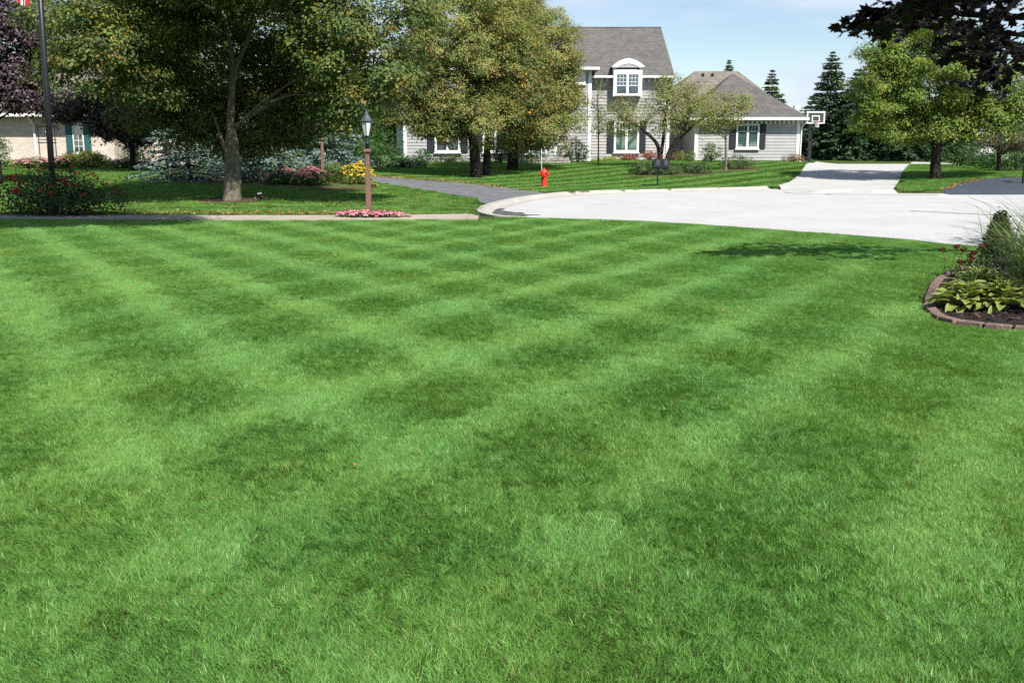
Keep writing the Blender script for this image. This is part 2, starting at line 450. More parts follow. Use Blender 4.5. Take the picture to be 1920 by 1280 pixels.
# ------------------------------------------------------------------ ground, one sheet to the horizon
def axis(parts):
    out = []
    for a, b, s in parts: out += list(np.arange(a, b, s))
    return np.array(out + [parts[-1][1]])
gx = axis([(-3000, -300, 450), (-300, -60, 20), (-60, -20, 2), (-20, 16, 0.4), (16, 44, 1.0), (44, 60, 4), (60, 300, 20), (300, 3000, 450)])
gy = axis([(-300, -20, 40), (-20, 0, 4), (0, 66, 0.4), (66, 100, 2), (100, 300, 20), (300, 4000, 370)])
GX, GY = np.meshgrid(gx, gy)
GZ = terrain(GX, GY)
sink = inside(STREET, GX, GY)
GZ = np.where(inside(DRIVE, GX, GY) | inside(DARK, GX, GY), GZ - 0.16, GZ)
GZ = np.where(sink, -0.35, GZ)
nx, ny = len(gx), len(gy)
V = np.stack([GX.ravel(), GY.ravel(), GZ.ravel()], 1)
i = (np.arange(ny - 1)[:, None] * nx + np.arange(nx - 1)[None, :]).ravel()
T = np.concatenate([np.stack([i, i + 1, i + nx + 1], 1), np.stack([i, i + nx + 1, i + nx], 1)])
tag(link('ground', np_mesh('ground', V, T, M['soil'], smooth=True)), 'turf ground under the lawns and beds', None, None, 'structure')

def sheet(name, poly, mat, dz, step=0.5, flat=None, kind='structure', label=None, dip=False):
    """polygon draped on the terrain in thin strips"""
    bm = bmesh.new()
    vs = [bm.verts.new((p[0], p[1], 0)) for p in poly]
    f = bm.faces.new(vs)
    if flat is None:
        xs = [p[0] for p in poly]; ys = [p[1] for p in poly]
        for a, lo, hi in (((1, 0, 0), min(xs), max(xs)), ((0, 1, 0), min(ys), max(ys))):
            s = max(step, (hi - lo) / 70)
            c = lo + s
            while c < hi:
                bmesh.ops.bisect_plane(bm, geom=bm.verts[:] + bm.edges[:] + bm.faces[:], plane_co=(a[0] * c, a[1] * c, 0), plane_no=a, dist=1e-5)
                c += s
    bmesh.ops.triangulate(bm, faces=bm.faces[:])
    for v in bm.verts:
        v.co.z = (flat if flat is not None else tz(v.co.x, v.co.y)) + dz
        if dip and bool(inside(STREET, v.co.x, v.co.y - 0.12)): v.co.z = -0.069
    bmesh.ops.recalc_face_normals(bm, faces=bm.faces[:])
    for fc in bm.faces:
        if fc.normal.z < 0: fc.normal_flip()
    me = bpy.data.meshes.new(name); bm.to_mesh(me); bm.free(); me.materials.append(mat)
    return tag(link(name, me), label, None, None, kind)

sheet('street', STREET, M['concrete'], 0.0, flat=-0.075, label='pale concrete turning circle of the street')
sheet('driveway_asphalt', ASPHALT, M['asphalt_old'], 0.022, label='weathered grey asphalt driveway beside the fire hydrant')
sheet('driveway_concrete', DRIVE, M['drive'], 0.034, dip=True, label='pale concrete driveway rising past the basketball hoop')
sheet('driveway_sealed', DARK, M['asphalt_new'], 0.034, dip=True, label='dark sealed asphalt driveway by the yellow green maple')

# sidewalk slabs, one by one
sw = tag(empty('sidewalk', (0, 0, 0)), 'tan concrete sidewalk behind the striped lawn', None, None, 'structure')
def sw_edge(x, far):
    ys = []
    n = len(SIDEWALK)
    for k in range(n):
        a, b = SIDEWALK[k], SIDEWALK[(k + 1) % n]
        if (a[0] - x) * (b[0] - x) <= 0 and a[0] != b[0]:
            ys.append(a[1] + (b[1] - a[1]) * (x - a[0]) / (b[0] - a[0]))
    return max(ys) if far else min(ys)
x = -16.0
while x < -0.85:
    x1 = min(x + 1.5, -0.75)
    a, b = x + 0.006, x1 - 0.006
    y0a, y0b, y1a, y1b = sw_edge(a, False), sw_edge(b, False), sw_edge(a, True), sw_edge(b, True)
    zt = [tz(a, y0a), tz(b, y0b), tz(b, y1b), tz(a, y1a)]
    MB().hexa([(a, y0a, zt[0] - 0.06), (b, y0b, zt[1] - 0.06), (b, y1b, zt[2] - 0.06), (a, y1a, zt[3] - 0.06)],
              [(a, y0a, zt[0] + 0.03), (b, y0b, zt[1] + 0.03), (b, y1b, zt[2] + 0.03), (a, y1a, zt[3] + 0.03)]).build('slab', M['sidewalk'], sw)
    x = x1

# rolled kerb and gutter following the turning circle
def kerb_run(pts, name, label, mat, width=0.55):
    P = [Vector((p[0], p[1], 0)) for p in pts]
    prof = [(-0.16, -0.12), (-0.15, 0.030), (0.02, 0.032), (0.10, 0.0), (0.17, -0.05), (0.24, -0.066), (width, -0.070), (width + 0.01, -0.12)]
    vs, fs = [], []
    n = len(P)
    for k, p in enumerate(P):
        d = (P[min(k + 1, n - 1)] - P[max(k - 1, 0)]).normalized()
        nrm = Vector((-d.y, d.x, 0))
        for o, z in prof:
            q = p + nrm * o
            base = max(0.0, tz(p.x, p.y)) if o < 0.06 else 0.0
            vs.append((q.x, q.y, z + base * (1 if o < 0.06 else 0)))
    m = len(prof)
    for k in range(n - 1):
        for j in range(m - 1):
            a = k * m + j
            fs.append((a, a + 1, a + m + 1, a + m))
    return tag(MB().add(vs, fs).build(name, mat), label, None, None, 'structure')
near_pts = [tuple(p)[:2] for p in smooth_path([(x, y, 0) for x, y in street_near[2:]], 6)]
kerb_run(near_pts, 'kerb_near', 'rolled kerb between front lawn and street', M['concrete'], 0.45)
far_pts = [tuple(p)[:2] for p in smooth_path([(x, y, 0) for x, y in (street_far + street_near[:4])], 6)]
kerb_run([p for p in far_pts if p[0] < 9.95 or p[1] < 30], 'kerb_far', 'tan concrete kerb and gutter curving round the turning circle', M['kerb'], 0.45)
kerb_run([p for p in far_pts if 13.55 < p[0] < 15.3 and p[1] > 30], 'kerb_bank', 'short kerb before the grass bank between two driveways', M['kerb'], 0.45)

# dark patch of tar and road joints in the turning circle
rng = np.random.RandomState(5)
cen = [g2(918, 393), g2(928, 399.5), g2(945, 403), g2(970, 405.5), g2(1003, 408.5)]
cen0 = [g2(938, 386), g2(925, 390), g2(921, 394)]
path = smooth_path([(x, y, 0) for x, y in (cen0 + cen[1:])], 10)
lft, rgt = [], []
for k, p in enumerate(path):
    d = (path[min(k + 1, len(path) - 1)] - path[max(k - 1, 0)]).normalized(); nrm = Vector((-d.y, d.x, 0))
    t = k / (len(path) - 1)
    w = (0.05 + 0.42 * math.exp(-((t - 0.42) / 0.20) ** 2)) * (0.75 + 0.6 * rng.rand())
    lft.append(p + nrm * (0.02 + w * 1.9)); rgt.append(p - nrm * 0.05)
mb = MB()
vs = [(q.x, q.y, -0.066) for q in lft] + [(q.x, q.y, -0.066) for q in rgt]
n = len(lft)
mb.add(vs, [(k, k + 1, n + k + 1, n + k) for k in range(n - 1)])
tag(mb.build('tar_patch', M['tar']), 'dark tar repair along the gutter of the turning circle', None, None, 'structure')
def seam(pts, w, name, label):
    P = smooth_path([(*g2(*p), 0) for p in pts], 8)
    mb = MB(); vs = []
    for k, p in enumerate(P):
        d = (P[min(k + 1, len(P) - 1)] - P[max(k - 1, 0)]).normalized(); nrm = Vector((-d.y, d.x, 0))
        ww = w * (0.6 + 0.8 * rng.rand())
        vs += [(p.x + nrm.x * ww, p.y + nrm.y * ww, -0.0705), (p.x - nrm.x * ww, p.y - nrm.y * ww, -0.0705)]
    mb.add(vs, [(2 * k, 2 * k + 1, 2 * k + 3, 2 * k + 2) for k in range(len(P) - 1)])
    tag(mb.build(name, M['tar']), label, None, None, 'structure')
seam([(1708, 390), (1760, 392.5), (1830, 396), (1930, 401)], 0.05, 'road_joint', 'tarred joint across the pale street by the garden bed')
seam([(1470, 357.5), (1560, 359.2), (1680, 360.5), (1760, 361)], 0.05, 'road_joint', 'thin joint where the concrete driveway meets the street')
sheet('mulch_ring', MULCH, M['mulch'], 0.03, label='round bark mulch bed at the foot of the big maple')
# ------------------------------------------------------------------ grass: blades in tiles, leaning with the mowing stripes
def grass_tile(name, size, n, h, w, lean, seed, spread=0.42, cols=((0.166, 0.362, 0.070), (0.250, 0.440, 0.140), (0.096, 0.262, 0.042))):
    r = np.random.RandomState(seed)
    root = np.zeros((n, 3)); root[:, :2] = (r.rand(n, 2) - 0.5) * size
    hh = h * np.clip(r.normal(1.0, 0.24, n), 0.4, 1.7)
    ww = w * (0.7 + 0.7 * r.rand(n))
    cell = ((root[:, 0] / size + .5) * 6).astype(int) * 6 + ((root[:, 1] / size + .5) * 6).astype(int)
    tuft = r.normal(0, 0.30, (36, 2)); ln = r.normal(0, spread, (n, 2)) + tuft[np.clip(cell, 0, 35)]; ln[:, 1] += lean
    hh *= (0.82 + 0.36 * r.rand(36))[np.clip(cell, 0, 35)]
    d = np.concatenate([ln, np.ones((n, 1))], 1); d /= np.linalg.norm(d, axis=1)[:, None]
    d0 = np.concatenate([ln * 0.45, np.ones((n, 1))], 1); d0 /= np.linalg.norm(d0, axis=1)[:, None]
    d2 = np.concatenate([ln * 1.5, np.ones((n, 1)) * 0.8], 1); d2 /= np.linalg.norm(d2, axis=1)[:, None]
    mid = root + d0 * hh[:, None] * 0.5
    tip = mid + d2 * hh[:, None] * 0.55
    az = r.rand(n) * math.pi
    sd = np.stack([np.cos(az), np.sin(az), np.zeros(n)], 1)
    a = root - sd * ww[:, None] / 2; b = root + sd * ww[:, None] / 2
    c = mid - sd * ww[:, None] * 0.42; e = mid + sd * ww[:, None] * 0.42
    V = np.stack([a, b, e, c, tip], 1).reshape(-1, 3)
    k = np.arange(n)[:, None] * 5
    T = np.concatenate([k + [0, 1, 2], k + [0, 2, 3], k + [3, 2, 4]], 1).reshape(-1, 3)
    cc = np.array(cols)
    mixw = r.dirichlet([0.45, 0.35, 0.4], n)
    col = mixw @ cc
    dry = r.rand(n) < 0.035
    col[dry] = np.array([0.34, 0.30, 0.13]) * (0.6 + 0.6 * r.rand(dry.sum(), 1))
    me = np_mesh(name, V, T, M['grass'], np.repeat(col, 5, 0))
    return bpy.data.objects.new(name, me)

def instancer(name, label, tiles, P, idx, rot, scl):
    """one object that scatters the tiles over its points with geometry nodes"""
    tc = bpy.data.collections.new(name + '_tiles')
    for t in tiles: tc.objects.link(t)
    me = bpy.data.meshes.new(name)
    me.vertices.add(len(P)); me.vertices.foreach_set('co', np.ascontiguousarray(P, np.float32).ravel())
    for an, ty, arr in (('idx', 'INT', idx.astype(np.int32)), ('rot', 'FLOAT', rot.astype(np.float32)), ('scl', 'FLOAT', scl.astype(np.float32))):
        at_ = me.attributes.new(an, ty, 'POINT'); at_.data.foreach_set('value', arr)
    me.materials.append(M['grass'])
    o = link(name, me)
    tag(o, label, None, None, 'stuff')
    ng = bpy.data.node_groups.new(name + '_nodes', 'GeometryNodeTree')
    ng.interface.new_socket('Geometry', in_out='INPUT', socket_type='NodeSocketGeometry')
    ng.interface.new_socket('Geometry', in_out='OUTPUT', socket_type='NodeSocketGeometry')
    N, L = ng.nodes, ng.links
    gi, go = N.new('NodeGroupInput'), N.new('NodeGroupOutput')
    ci = N.new('GeometryNodeCollectionInfo'); ci.inputs['Collection'].default_value = tc
    ci.inputs['Separate Children'].default_value = True; ci.inputs['Reset Children'].default_value = True
    ip = N.new('GeometryNodeInstanceOnPoints'); ip.inputs['Pick Instance'].default_value = True
    def attr(nm, dt):
        a = N.new('GeometryNodeInputNamedAttribute'); a.data_type = dt; a.inputs['Name'].default_value = nm; return a.outputs['Attribute']
    L.new(gi.outputs[0], ip.inputs['Points']); L.new(ci.outputs[0], ip.inputs['Instance'])
    L.new(attr('idx', 'INT'), ip.inputs['Instance Index'])
    cx = N.new('ShaderNodeCombineXYZ'); L.new(attr('rot', 'FLOAT'), cx.inputs['Z'])
    er = N.new('FunctionNodeEulerToRotation'); L.new(cx.outputs[0], er.inputs[0]); L.new(er.outputs[0], ip.inputs['Rotation'])
    L.new(attr('scl', 'FLOAT'), ip.inputs['Scale'])
    L.new(ip.outputs[0], go.inputs[0])
    md = o.modifiers.new('scatter', 'NODES'); md.node_group = ng
    return o

def vnoise(x, y, seed, s):
    r = np.random.RandomState(seed)
    out = np.zeros_like(x)
    for k in range(6):
        a = r.rand() * 6.28; f = s * (0.6 + 1.2 * r.rand()); ph = r.rand() * 6.28
        out += np.sin((x * math.cos(a) + y * math.sin(a)) * f + ph)
    return out / 6 ** 0.5 / 0.9

def stripes(x, y):
    """mowing pattern: -1 leaning towards the camera .. +1 leaning away"""
    ua = (x * 0.85 + y * 0.525 - 2.95) / 1.23 + 0.07 * vnoise(x, y, 3, 0.8)
    ub = (x * 0.855 - y * 0.52 + 1.79) / 1.33 + 0.07 * vnoise(x, y, 4, 0.8)
    da = np.abs((ua + 0.5) % 1.0 - 0.5)                     # 0 on a dark track, 0.5 on a bright one
    db = np.abs((ub + 0.5) % 1.0 - 0.5)                     # 0 on a bright track
    sa = 2 * np.exp(-((0.5 - da) / 0.21) ** 2) - 1
    sb = 2 * np.exp(-(db / 0.19) ** 2) - 1
    wa = 1.0 - 0.50 * ss(-3.0, 2.0, x)
    wb = 0.40 + 0.60 * ss(-4.5, 0.0, x)
    m = np.maximum(sa * wa, sb * wb)
    v = 0.36 * m + 0.52 * (sa * wa + sb * wb) + 0.04
    fade = (1.0 - 0.40 * ss(2.0, 5.5, x)) * (0.62 + 0.38 * ss(3.4, 6.6, y))
    return np.clip(v * fade + 0.15 * vnoise(x, y, 9, 1.6) + 0.07 * vnoise(x, y, 10, 4.5), -1.15, 1.15)

LEVELS, VARI = 7, 2
near_tiles = []
for lv in range(LEVELS):
    s = -1 + 2 * lv / (LEVELS - 1)
    for vr in range(VARI):
        near_tiles.append(grass_tile('lawn_tile_%02d' % (lv * VARI + vr), 0.32, 3300, 0.035, 0.0024, float(np.interp(s, [-1, -.5, 0, .5, 1], [-1.10, -0.74, -0.40, 0.0, 0.70])), 100 + lv * 7 + vr))
FRONT = [(-17, 1.3)] + [(-17, 22.38), (-13, 22.36), (-6, 22.41), (-2.0, 22.5), (-0.4, 22.3)] + [p for p in near_pts if p[0] > -0.2] + [(9.4, 14.0), (11, 14.2), (13, 11), (13, 1.3)]
LAMP1 = gr(692, 408)
r = np.random.RandomState(77)
sp = 0.195
X, Y = np.meshgrid(np.arange(-17, 13, sp), np.arange(1.4, 23, sp))
X = (X + (r.rand(*X.shape) - .5) * sp * 0.9).ravel(); Y = (Y + (r.rand(*Y.shape) - .5) * sp * 0.9).ravel()
mask = inside(FRONT, X, Y) & inside(FRONT, X, Y + 0.22) & ~inside(BED, X, Y) & ~inside(BED, X + 0.2, Y) & ~inside(BED, X, Y + 0.2) & (np.abs(X) < Y * 0.62 + 3.2)
X, Y = X[mask], Y[mask]
s = stripes(X, Y) + r.normal(0, 0.15, X.shape)
idx = np.clip(np.round((s + 1) / 2 * (LEVELS - 1)), 0, LEVELS - 1).astype(int) * VARI + r.randint(0, VARI, X.shape)
P = np.stack([X, Y, terrain(X, Y) - 0.004], 1)
instancer('lawn_grass', 'freshly mown striped front lawn filling the lower picture', near_tiles, P, idx, r.normal(0, 0.30, X.shape), 0.9 + 0.25 * r.rand(len(X)))

far_cols = ((0.122, 0.275, 0.045), (0.180, 0.335, 0.075), (0.078, 0.205, 0.030))
far_tiles = [grass_tile('far_tile_%02d' % k, 0.52, 1700, 0.050, 0.0058, [-0.9, -0.2, 0.6][k % 3], 300 + k, cols=far_cols) for k in range(6)]
def far_lawn(name, label, poly, holes, seed, stripe=None):
    r = np.random.RandomState(seed)
    xs = [p[0] for p in poly]; ys = [p[1] for p in poly]
    sp = 0.35
    X, Y = np.meshgrid(np.arange(min(xs), max(xs), sp), np.arange(min(ys), max(ys), sp))
    X = (X + (r.rand(*X.shape) - .5) * sp).ravel(); Y = (Y + (r.rand(*Y.shape) - .5) * sp).ravel()
    m = inside(poly, X, Y)
    for dx, dy in ((0.2, 0), (-0.2, 0), (0, 0.2), (0, -0.2)):
        for h in holes: m &= ~inside(h, X + dx, Y + dy)
    X, Y = X[m], Y[m]
    base = r.randint(0, 3, X.shape)
    if stripe is not None:
        sv = np.sin((X * stripe[0] + Y * stripe[1]) * 2 * math.pi / stripe[2]) + r.normal(0, 0.25, X.shape)
        base = np.where(sv > 0.25, 2, np.where(sv < -0.25, 0, 1))
    idx = base + 3 * r.randint(0, 2, X.shape)
    instancer(name, label, far_tiles, np.stack([X, Y, terrain(X, Y) - 0.004], 1), idx, r.normal(0, 0.3, X.shape), 0.9 + 0.3 * r.rand(len(X)))
LEFT_LAWN = [(-26, 23.8), (-1.2, 24.0), (-0.9, 25.6)] + [(p[0], p[1]) for p in ASPHALT[7:13]][::-1] + [(-12, 56), (-34, 56)]
far_lawn('left_lawn', 'shaded lawn under the big maple beyond the sidewalk', LEFT_LAWN, [SIDEWALK, STREET, ASPHALT, MULCH], 11)
MID_LAWN = [(1.0, 33)] + [(9.6, 36)] + [(11, 36), (20, 62), (-9, 61), (-13, 55), (-7, 44)]
far_lawn('centre_lawn', 'striped lawn rising from the street to the grey house', MID_LAWN, [STREET, ASPHALT, DRIVE], 12, (0.80, -0.60, 1.5))
RIGHT_LAWN = [(14, 35.6), (30, 36), (40, 46), (40, 62), (29, 66), (20, 60)]
far_lawn('right_lawn', 'grass bank under the yellow green maple between two driveways', RIGHT_LAWN, [STREET, DRIVE, DARK], 13)

# ------------------------------------------------------------------ foliage builders
def leaf_cloud(C, Nrm, size, r, aspect=0.55, fold=0.12):
    n = len(C)
    Nrm = Nrm / (np.linalg.norm(Nrm, axis=1)[:, None] + 1e-9)
    t = r.normal(0, 1, (n, 3)); t -= Nrm * (t * Nrm).sum(1)[:, None]; t /= (np.linalg.norm(t, axis=1)[:, None] + 1e-9)
    b = np.cross(Nrm, t)
    sz = (size * (0.65 + 0.7 * r.rand(n)))[:, None]
    v0 = C - t * sz * 0.5; v2 = C + t * sz * 0.5
    v1 = C + b * sz * aspect * 0.5 + Nrm * sz * fold - t * sz * 0.08
    v3 = C - b * sz * aspect * 0.5 + Nrm * sz * fold - t * sz * 0.08
    V = np.stack([v0, v1, v2, v3], 1).reshape(-1, 3)
    k = np.arange(n)[:, None] * 4
    T = np.concatenate([k + [0, 1, 2], k + [0, 2, 3]], 1).reshape(-1, 3)
    return V, T

def pick_cols(r, n, palette, weights, jitter=0.22):
    w = np.array(weights, float); w /= w.sum()
    k = r.choice(len(palette), n, p=w)
    c = np.array(palette)[k]
    return c * (1 + (r.rand(n, 1) - 0.5) * 2 * jitter)

def lobe_clusters(r, lobes, n, fill=0.25, shell=(0.72, 1.0)):
    """cluster centres on and inside a union of ellipsoids; returns centres and outward directions"""
    vol = np.array([l[3] * l[4] + l[4] * l[5] + l[3] * l[5] for l in lobes]); vol /= vol.sum()
    out, nrm = [], []
    for _ in range(60):
        k = r.choice(len(lobes), n, p=vol)
        d = r.normal(0, 1, (n, 3)); d /= np.linalg.norm(d, axis=1)[:, None]
        rad = np.where(r.rand(n) < fill, r.rand(n) ** 0.5 * shell[0], shell[0] + (shell[1] - shell[0]) * r.rand(n))
        L = np.array(lobes)[k]
        p = L[:, :3] + d * L[:, 3:6] * rad[:, None]
        keep = np.ones(n, bool)
        for j, l in enumerate(lobes):
            q = (p - np.array(l[:3])) / np.array(l[3:6])
            keep &= ~(((q ** 2).sum(1) < 0.30) & (k != j) & (r.rand(n) < 0.7))
        p, dd = p[keep], (d / L[:, 3:6])[keep]
        dd /= np.linalg.norm(dd, axis=1)[:, None]
        out.append(p); nrm.append(dd)
        if sum(len(o) for o in out) >= n: break
    return np.concatenate(out)[:n], np.concatenate(nrm)[:n]

def foliage(r, lobes, ncl, per, cl_r, leaf, palette, weights, flat=0.55, fill=0.25, patch=0.5, accent=None, aspect=0.6, up=0.55, zmin=None, shell=(0.72, 1.0), gain=1.7, bough=None):
    if bough:
        nb, rb_ = bough
        Bc, Bd = lobe_clusters(r, lobes, nb, 0.22, (0.62, 0.96))
        rr = rb_ * (0.65 + 0.7 * r.rand(nb))
        k = r.choice(nb, ncl, p=rr ** 2 / (rr ** 2).sum())
        d = r.normal(0, 1, (ncl, 3)) + np.array([0, 0, 0.45]) + Bd[k] * 0.5
        d /= np.linalg.norm(d, axis=1)[:, None]
        q = 0.55 + 0.45 * r.rand(ncl)
        C = Bc[k] + d * (rr[k] * q)[:, None] * np.array([1, 1, 0.62])
        D = d * 0.75 + Bd[k] * 0.45
        D /= np.linalg.norm(D, axis=1)[:, None]
    else:
        C, D = lobe_clusters(r, lobes, ncl, fill, shell)
    n = ncl * per
    idx = np.repeat(np.arange(len(C)), per); n = len(idx)
    rad = cl_r * (0.6 + 0.8 * r.rand(len(C)))
    off = r.normal(0, 0.5, (n, 3)); off[:, 2] *= flat
    P = C[idx] + off * rad[idx][:, None]
    P[:, 2] -= 0.25 * (off[:, 0] ** 2 + off[:, 1] ** 2) * rad[idx]
    if zmin is not None: P[:, 2] = np.maximum(P[:, 2], zmin + 0.03 * r.rand(n))
    Nn = D[idx] * 0.7 + off * 0.55 + np.array([0, 0, up]) + r.normal(0, 0.32, (n, 3))
    V, T = leaf_cloud(P, Nn, leaf, r, aspect)
    # each cluster leans to one colour of the palette
    w = np.array(weights, float); w /= w.sum()
    kc = r.choice(len(palette), len(C), p=w)
    kl = np.where(r.rand(n) < patch, kc[idx], r.choice(len(palette), n, p=w))
    col = np.array(palette)[kl] * (1 + (r.rand(n, 1) - 0.5) * 0.22)
    if accent:
        acc, share = accent
        ca = r.rand(len(C)) < share
        hit = ca[idx] & (r.rand(n) < 0.55)
        col[hit] = np.array(acc)[r.randint(0, len(acc), hit.sum())] * (0.7 + 0.5 * r.rand(hit.sum(), 1))
    return V, T, np.repeat(col * gain, 4, 0), C

def tree(name, label, cat, base, trunk, lobes, ncl, per, cl_r, leaf, palette, weights, seed, bark='bark', limbs=40, limb_r=0.05, group=None, mat='leaf', **kw):
    """tree > trunk (with its limbs), crown"""
    r = np.random.RandomState(seed)
    base = Vector(base)
    root = empty(name, base, label, cat, group)
    V, T, col, C = foliage(r, lobes, ncl, per, cl_r, leaf, palette, weights, **kw)
    mb = MB()
    allp = []
    for path, radii in trunk:
        P = smooth_path(path, 5)
        rr = np.interp(np.linspace(0, 1, len(P)), np.linspace(0, 1, len(radii)), radii)
        rr = rr * (1 + 0.05 * np.sin(np.arange(len(P)) * 1.7))
        mb.tube(P, list(rr), 10)
        allp += [(p, rr[k], k / len(P)) for k, p in enumerate(P)]
    cand = [a for a in allp if a[0].z > base.z + 0.25 * (max(p[0].z for p in allp) - base.z)]
    sel = r.choice(len(C), min(limbs, len(C)), replace=False)
    for k in sel:
        tgt = Vector(C[k])
        below = [a for a in cand if a[0].z < tgt.z + 0.2] or cand[:1]
        a = min(below, key=lambda q: (q[0] - tgt).length + 0.6 * abs(q[0].z + 0.45 * (tgt - q[0]).xy.length - tgt.z))
        p0 = a[0]
        m = p0.lerp(tgt, 0.5) + Vector((r.normal(0, .12), r.normal(0, .12), 0.12 * (tgt - p0).length))
        ln = (tgt - p0).length
        r0 = min(a[1] * 0.6, limb_r * (0.4 + 0.25 * ln))
        mb.tube(smooth_path([p0, m, tgt], 4), list(np.linspace(r0, max(0.006, r0 * 0.18), 9)), 5, False)
    mb.v = [(v[0] - base.x, v[1] - base.y, v[2] - base.z) for v in mb.v]
    mb.build('trunk', M[bark], root, smooth=True)
    link('crown', np_mesh('crown', V - np.array(base), T, M[mat], col), root, kind='stuff')
    return root

def shrub(name, label, cat, c, w, h, seed, palette, weights, n=1500, leaf=0.07, depth=None, flowers=None, group=None, mat='leaf', stems=8, lob=5, cl=None, aspect=0.6, up=0.45, accent=None):
    """shrub > foliage, stems, blossoms"""
    r = np.random.RandomState(seed)
    c = Vector(c)
    d = depth if depth else w
    root = empty(name, c, label, cat, group)
    lobes = []
    for k in range(lob):
        t = (k + 0.5) / lob * 2 - 1 if lob > 1 else 0
        fx = t * 0.30 * w; fy = r.uniform(-.22, .22) * d
        hh = h * (0.78 + 0.22 * r.rand()) * (1 - 0.18 * abs(t))
        lobes.append((c.x + fx, c.y + fy, c.z + hh * 0.52, w * (0.23 + 0.08 * r.rand()) if lob > 1 else w * .5, d * 0.33 if lob > 1 else d * .5, hh * 0.48))
    cl_r = cl if cl else max(w, h) * 0.10
    per = 14
    V, T, col, C = foliage(r, lobes, max(12, n // per), per, cl_r, leaf, palette, weights, fill=0.3, zmin=c.z + 0.01, aspect=aspect, up=up, accent=accent)
    link('foliage', np_mesh('foliage', V - np.array(c), T, M[mat], col), root, kind='stuff')
    if stems:
        mb = MB()
        for k in r.choice(len(C), min(stems, len(C)), replace=False):
            tgt = Vector(C[k]) - c; p0 = Vector((tgt.x * 0.25, tgt.y * 0.25, 0.0))
            mb.tube(smooth_path([p0, p0.lerp(tgt, 0.5) + Vector((0, 0, 0.08 * h)), tgt], 3), list(np.linspace(0.012 + 0.006 * h, 0.004, 7)), 4, False)
        mb.build('stems', M['bark_dark'], root, kind='stuff')
    if flowers:
        fcols, fn, fs, top = flowers
        Cn, Dn = lobe_clusters(r, lobes, fn * 3, 0.0, (0.95, 1.06))
        ok = Dn[:, 2] > top
        Cn, Dn = Cn[ok][:fn], Dn[ok][:fn]
        k = 7
        idx = np.repeat(np.arange(len(Cn)), k)
        Pn = Cn[idx] + r.normal(0, fs * 0.38, (len(idx), 3)) * np.array([1, 1, 0.5])
        Pn[:, 2] = np.maximum(Pn[:, 2], c.z + 0.02)
        Vf, Tf = leaf_cloud(Pn, Dn[idx] + np.array([0, -0.2, 0.7]) + r.normal(0, .35, (len(idx), 3)), fs * 0.9, r, 0.85, 0.05)
        fc = pick_cols(r, len(Cn), fcols, [1] * len(fcols), 0.2)[idx]
        link('blossoms', np_mesh('blossoms', Vf - np.array(c), Tf, M['petal'], np.repeat(fc, 4, 0)), root, kind='stuff')
    return root

def spruce(name, label, base, H, Rad, seed, palette, weights, needle=0.16, levels=None, low=0.03, group=None, droop=0.25, twig=1.0, dens=1.0):
    """conifer > trunk, crown of needle sprays on drooping boughs"""
    r = np.random.RandomState(seed)
    base = Vector(base)
    root = empty(name, base, label, 'spruce', group)
    mb = MB()
    mb.tube([(0, 0, -0.1), (0, 0, H * 0.5), (0, 0, H * 0.98)], [0.02 * H + 0.03, 0.012 * H, 0.01], 7)
    P, D = [], []
    levels = levels or int(H * 4.8)
    for k in range(levels):
        t = low + (1 - low) * (k + r.rand() * 0.6) / levels
        z = H * t
        L0 = 1.08 * Rad * (1 - t) ** 0.78 + 0.08
        nb = int(6 + 4 * (1 - t))
        ph = r.rand() * 6.28
        for j in range(nb):
            a = ph + 6.283 * j / nb + r.normal(0, 0.18)
            L = L0 * (0.58 + 0.60 * r.rand())
            ca, sa = math.cos(a), math.sin(a)
            rise = 0.25 * (t - 0.25)
            pts = []
            ns = 6
            for q in range(ns + 1):
                f = q / ns
                pts.append(Vector((ca * L * f, sa * L * f, z + L * (rise * f - droop * f * f + 0.10 * f ** 3))))
            mb.tube([pts[0], pts[3], pts[6]], [0.012 + 0.008 * L, 0.010, 0.004], 4, False)
            m = max(9, int(L / needle * 9.0 * dens))
            f = r.rand(m) ** 0.75
            f = 0.12 + 0.88 * f
            side = r.normal(0, 0.20, m) * L * (1.15 - f) * 0.9 * twig + r.normal(0, 0.05, m)
            px = ca * L * f - sa * side; py = sa * L * f + ca * side
            pz = z + L * (rise * f - droop * f * f + 0.10 * f ** 3) - np.abs(side) * 0.25 - np.abs(r.normal(0, 0.05 + 0.055 * L, m)) * (1.1 - 0.6 * f) + 0.03
            P.append(np.stack([px, py, pz], 1))
            dv = np.stack([ca * np.ones(m) - sa * np.sign(side) * 0.75 + r.normal(0, .3, m), sa * np.ones(m) + ca * np.sign(side) * 0.75 + r.normal(0, .3, m), -0.25 + r.normal(0, 0.3, m)], 1)
            D.append(dv)
    P = np.concatenate(P); D = np.concatenate(D)
    n = len(P)
    D /= np.linalg.norm(D, axis=1)[:, None]
    up = np.array([0, 0, 1.0]) + r.normal(0, 0.55, (n, 3))
    b = np.cross(D, up); b /= np.linalg.norm(b, axis=1)[:, None]
    nr = np.cross(b, D)
    sz = (needle * (0.7 + 0.6 * r.rand(n)))[:, None]
    v0 = P - D * sz * 0.5; v2 = P + D * sz * 0.6
    v1 = P + b * sz * 0.20 - nr * sz * 0.06; v3 = P - b * sz * 0.20 - nr * sz * 0.06
    V = np.stack([v0, v1, v2, v3], 1).reshape(-1, 3)
    k = np.arange(n)[:, None] * 4
    T = np.concatenate([k + [0, 1, 2], k + [0, 2, 3]], 1).reshape(-1, 3)
    col = pick_cols(r, n, palette, weights, 0.25) * 1.8
    mb.build('trunk', M['bark_dark'], root, kind=None)
    link('crown', np_mesh('crown', V, T, M['needle'], np.repeat(col, 4, 0)), root, kind='stuff')
    return root

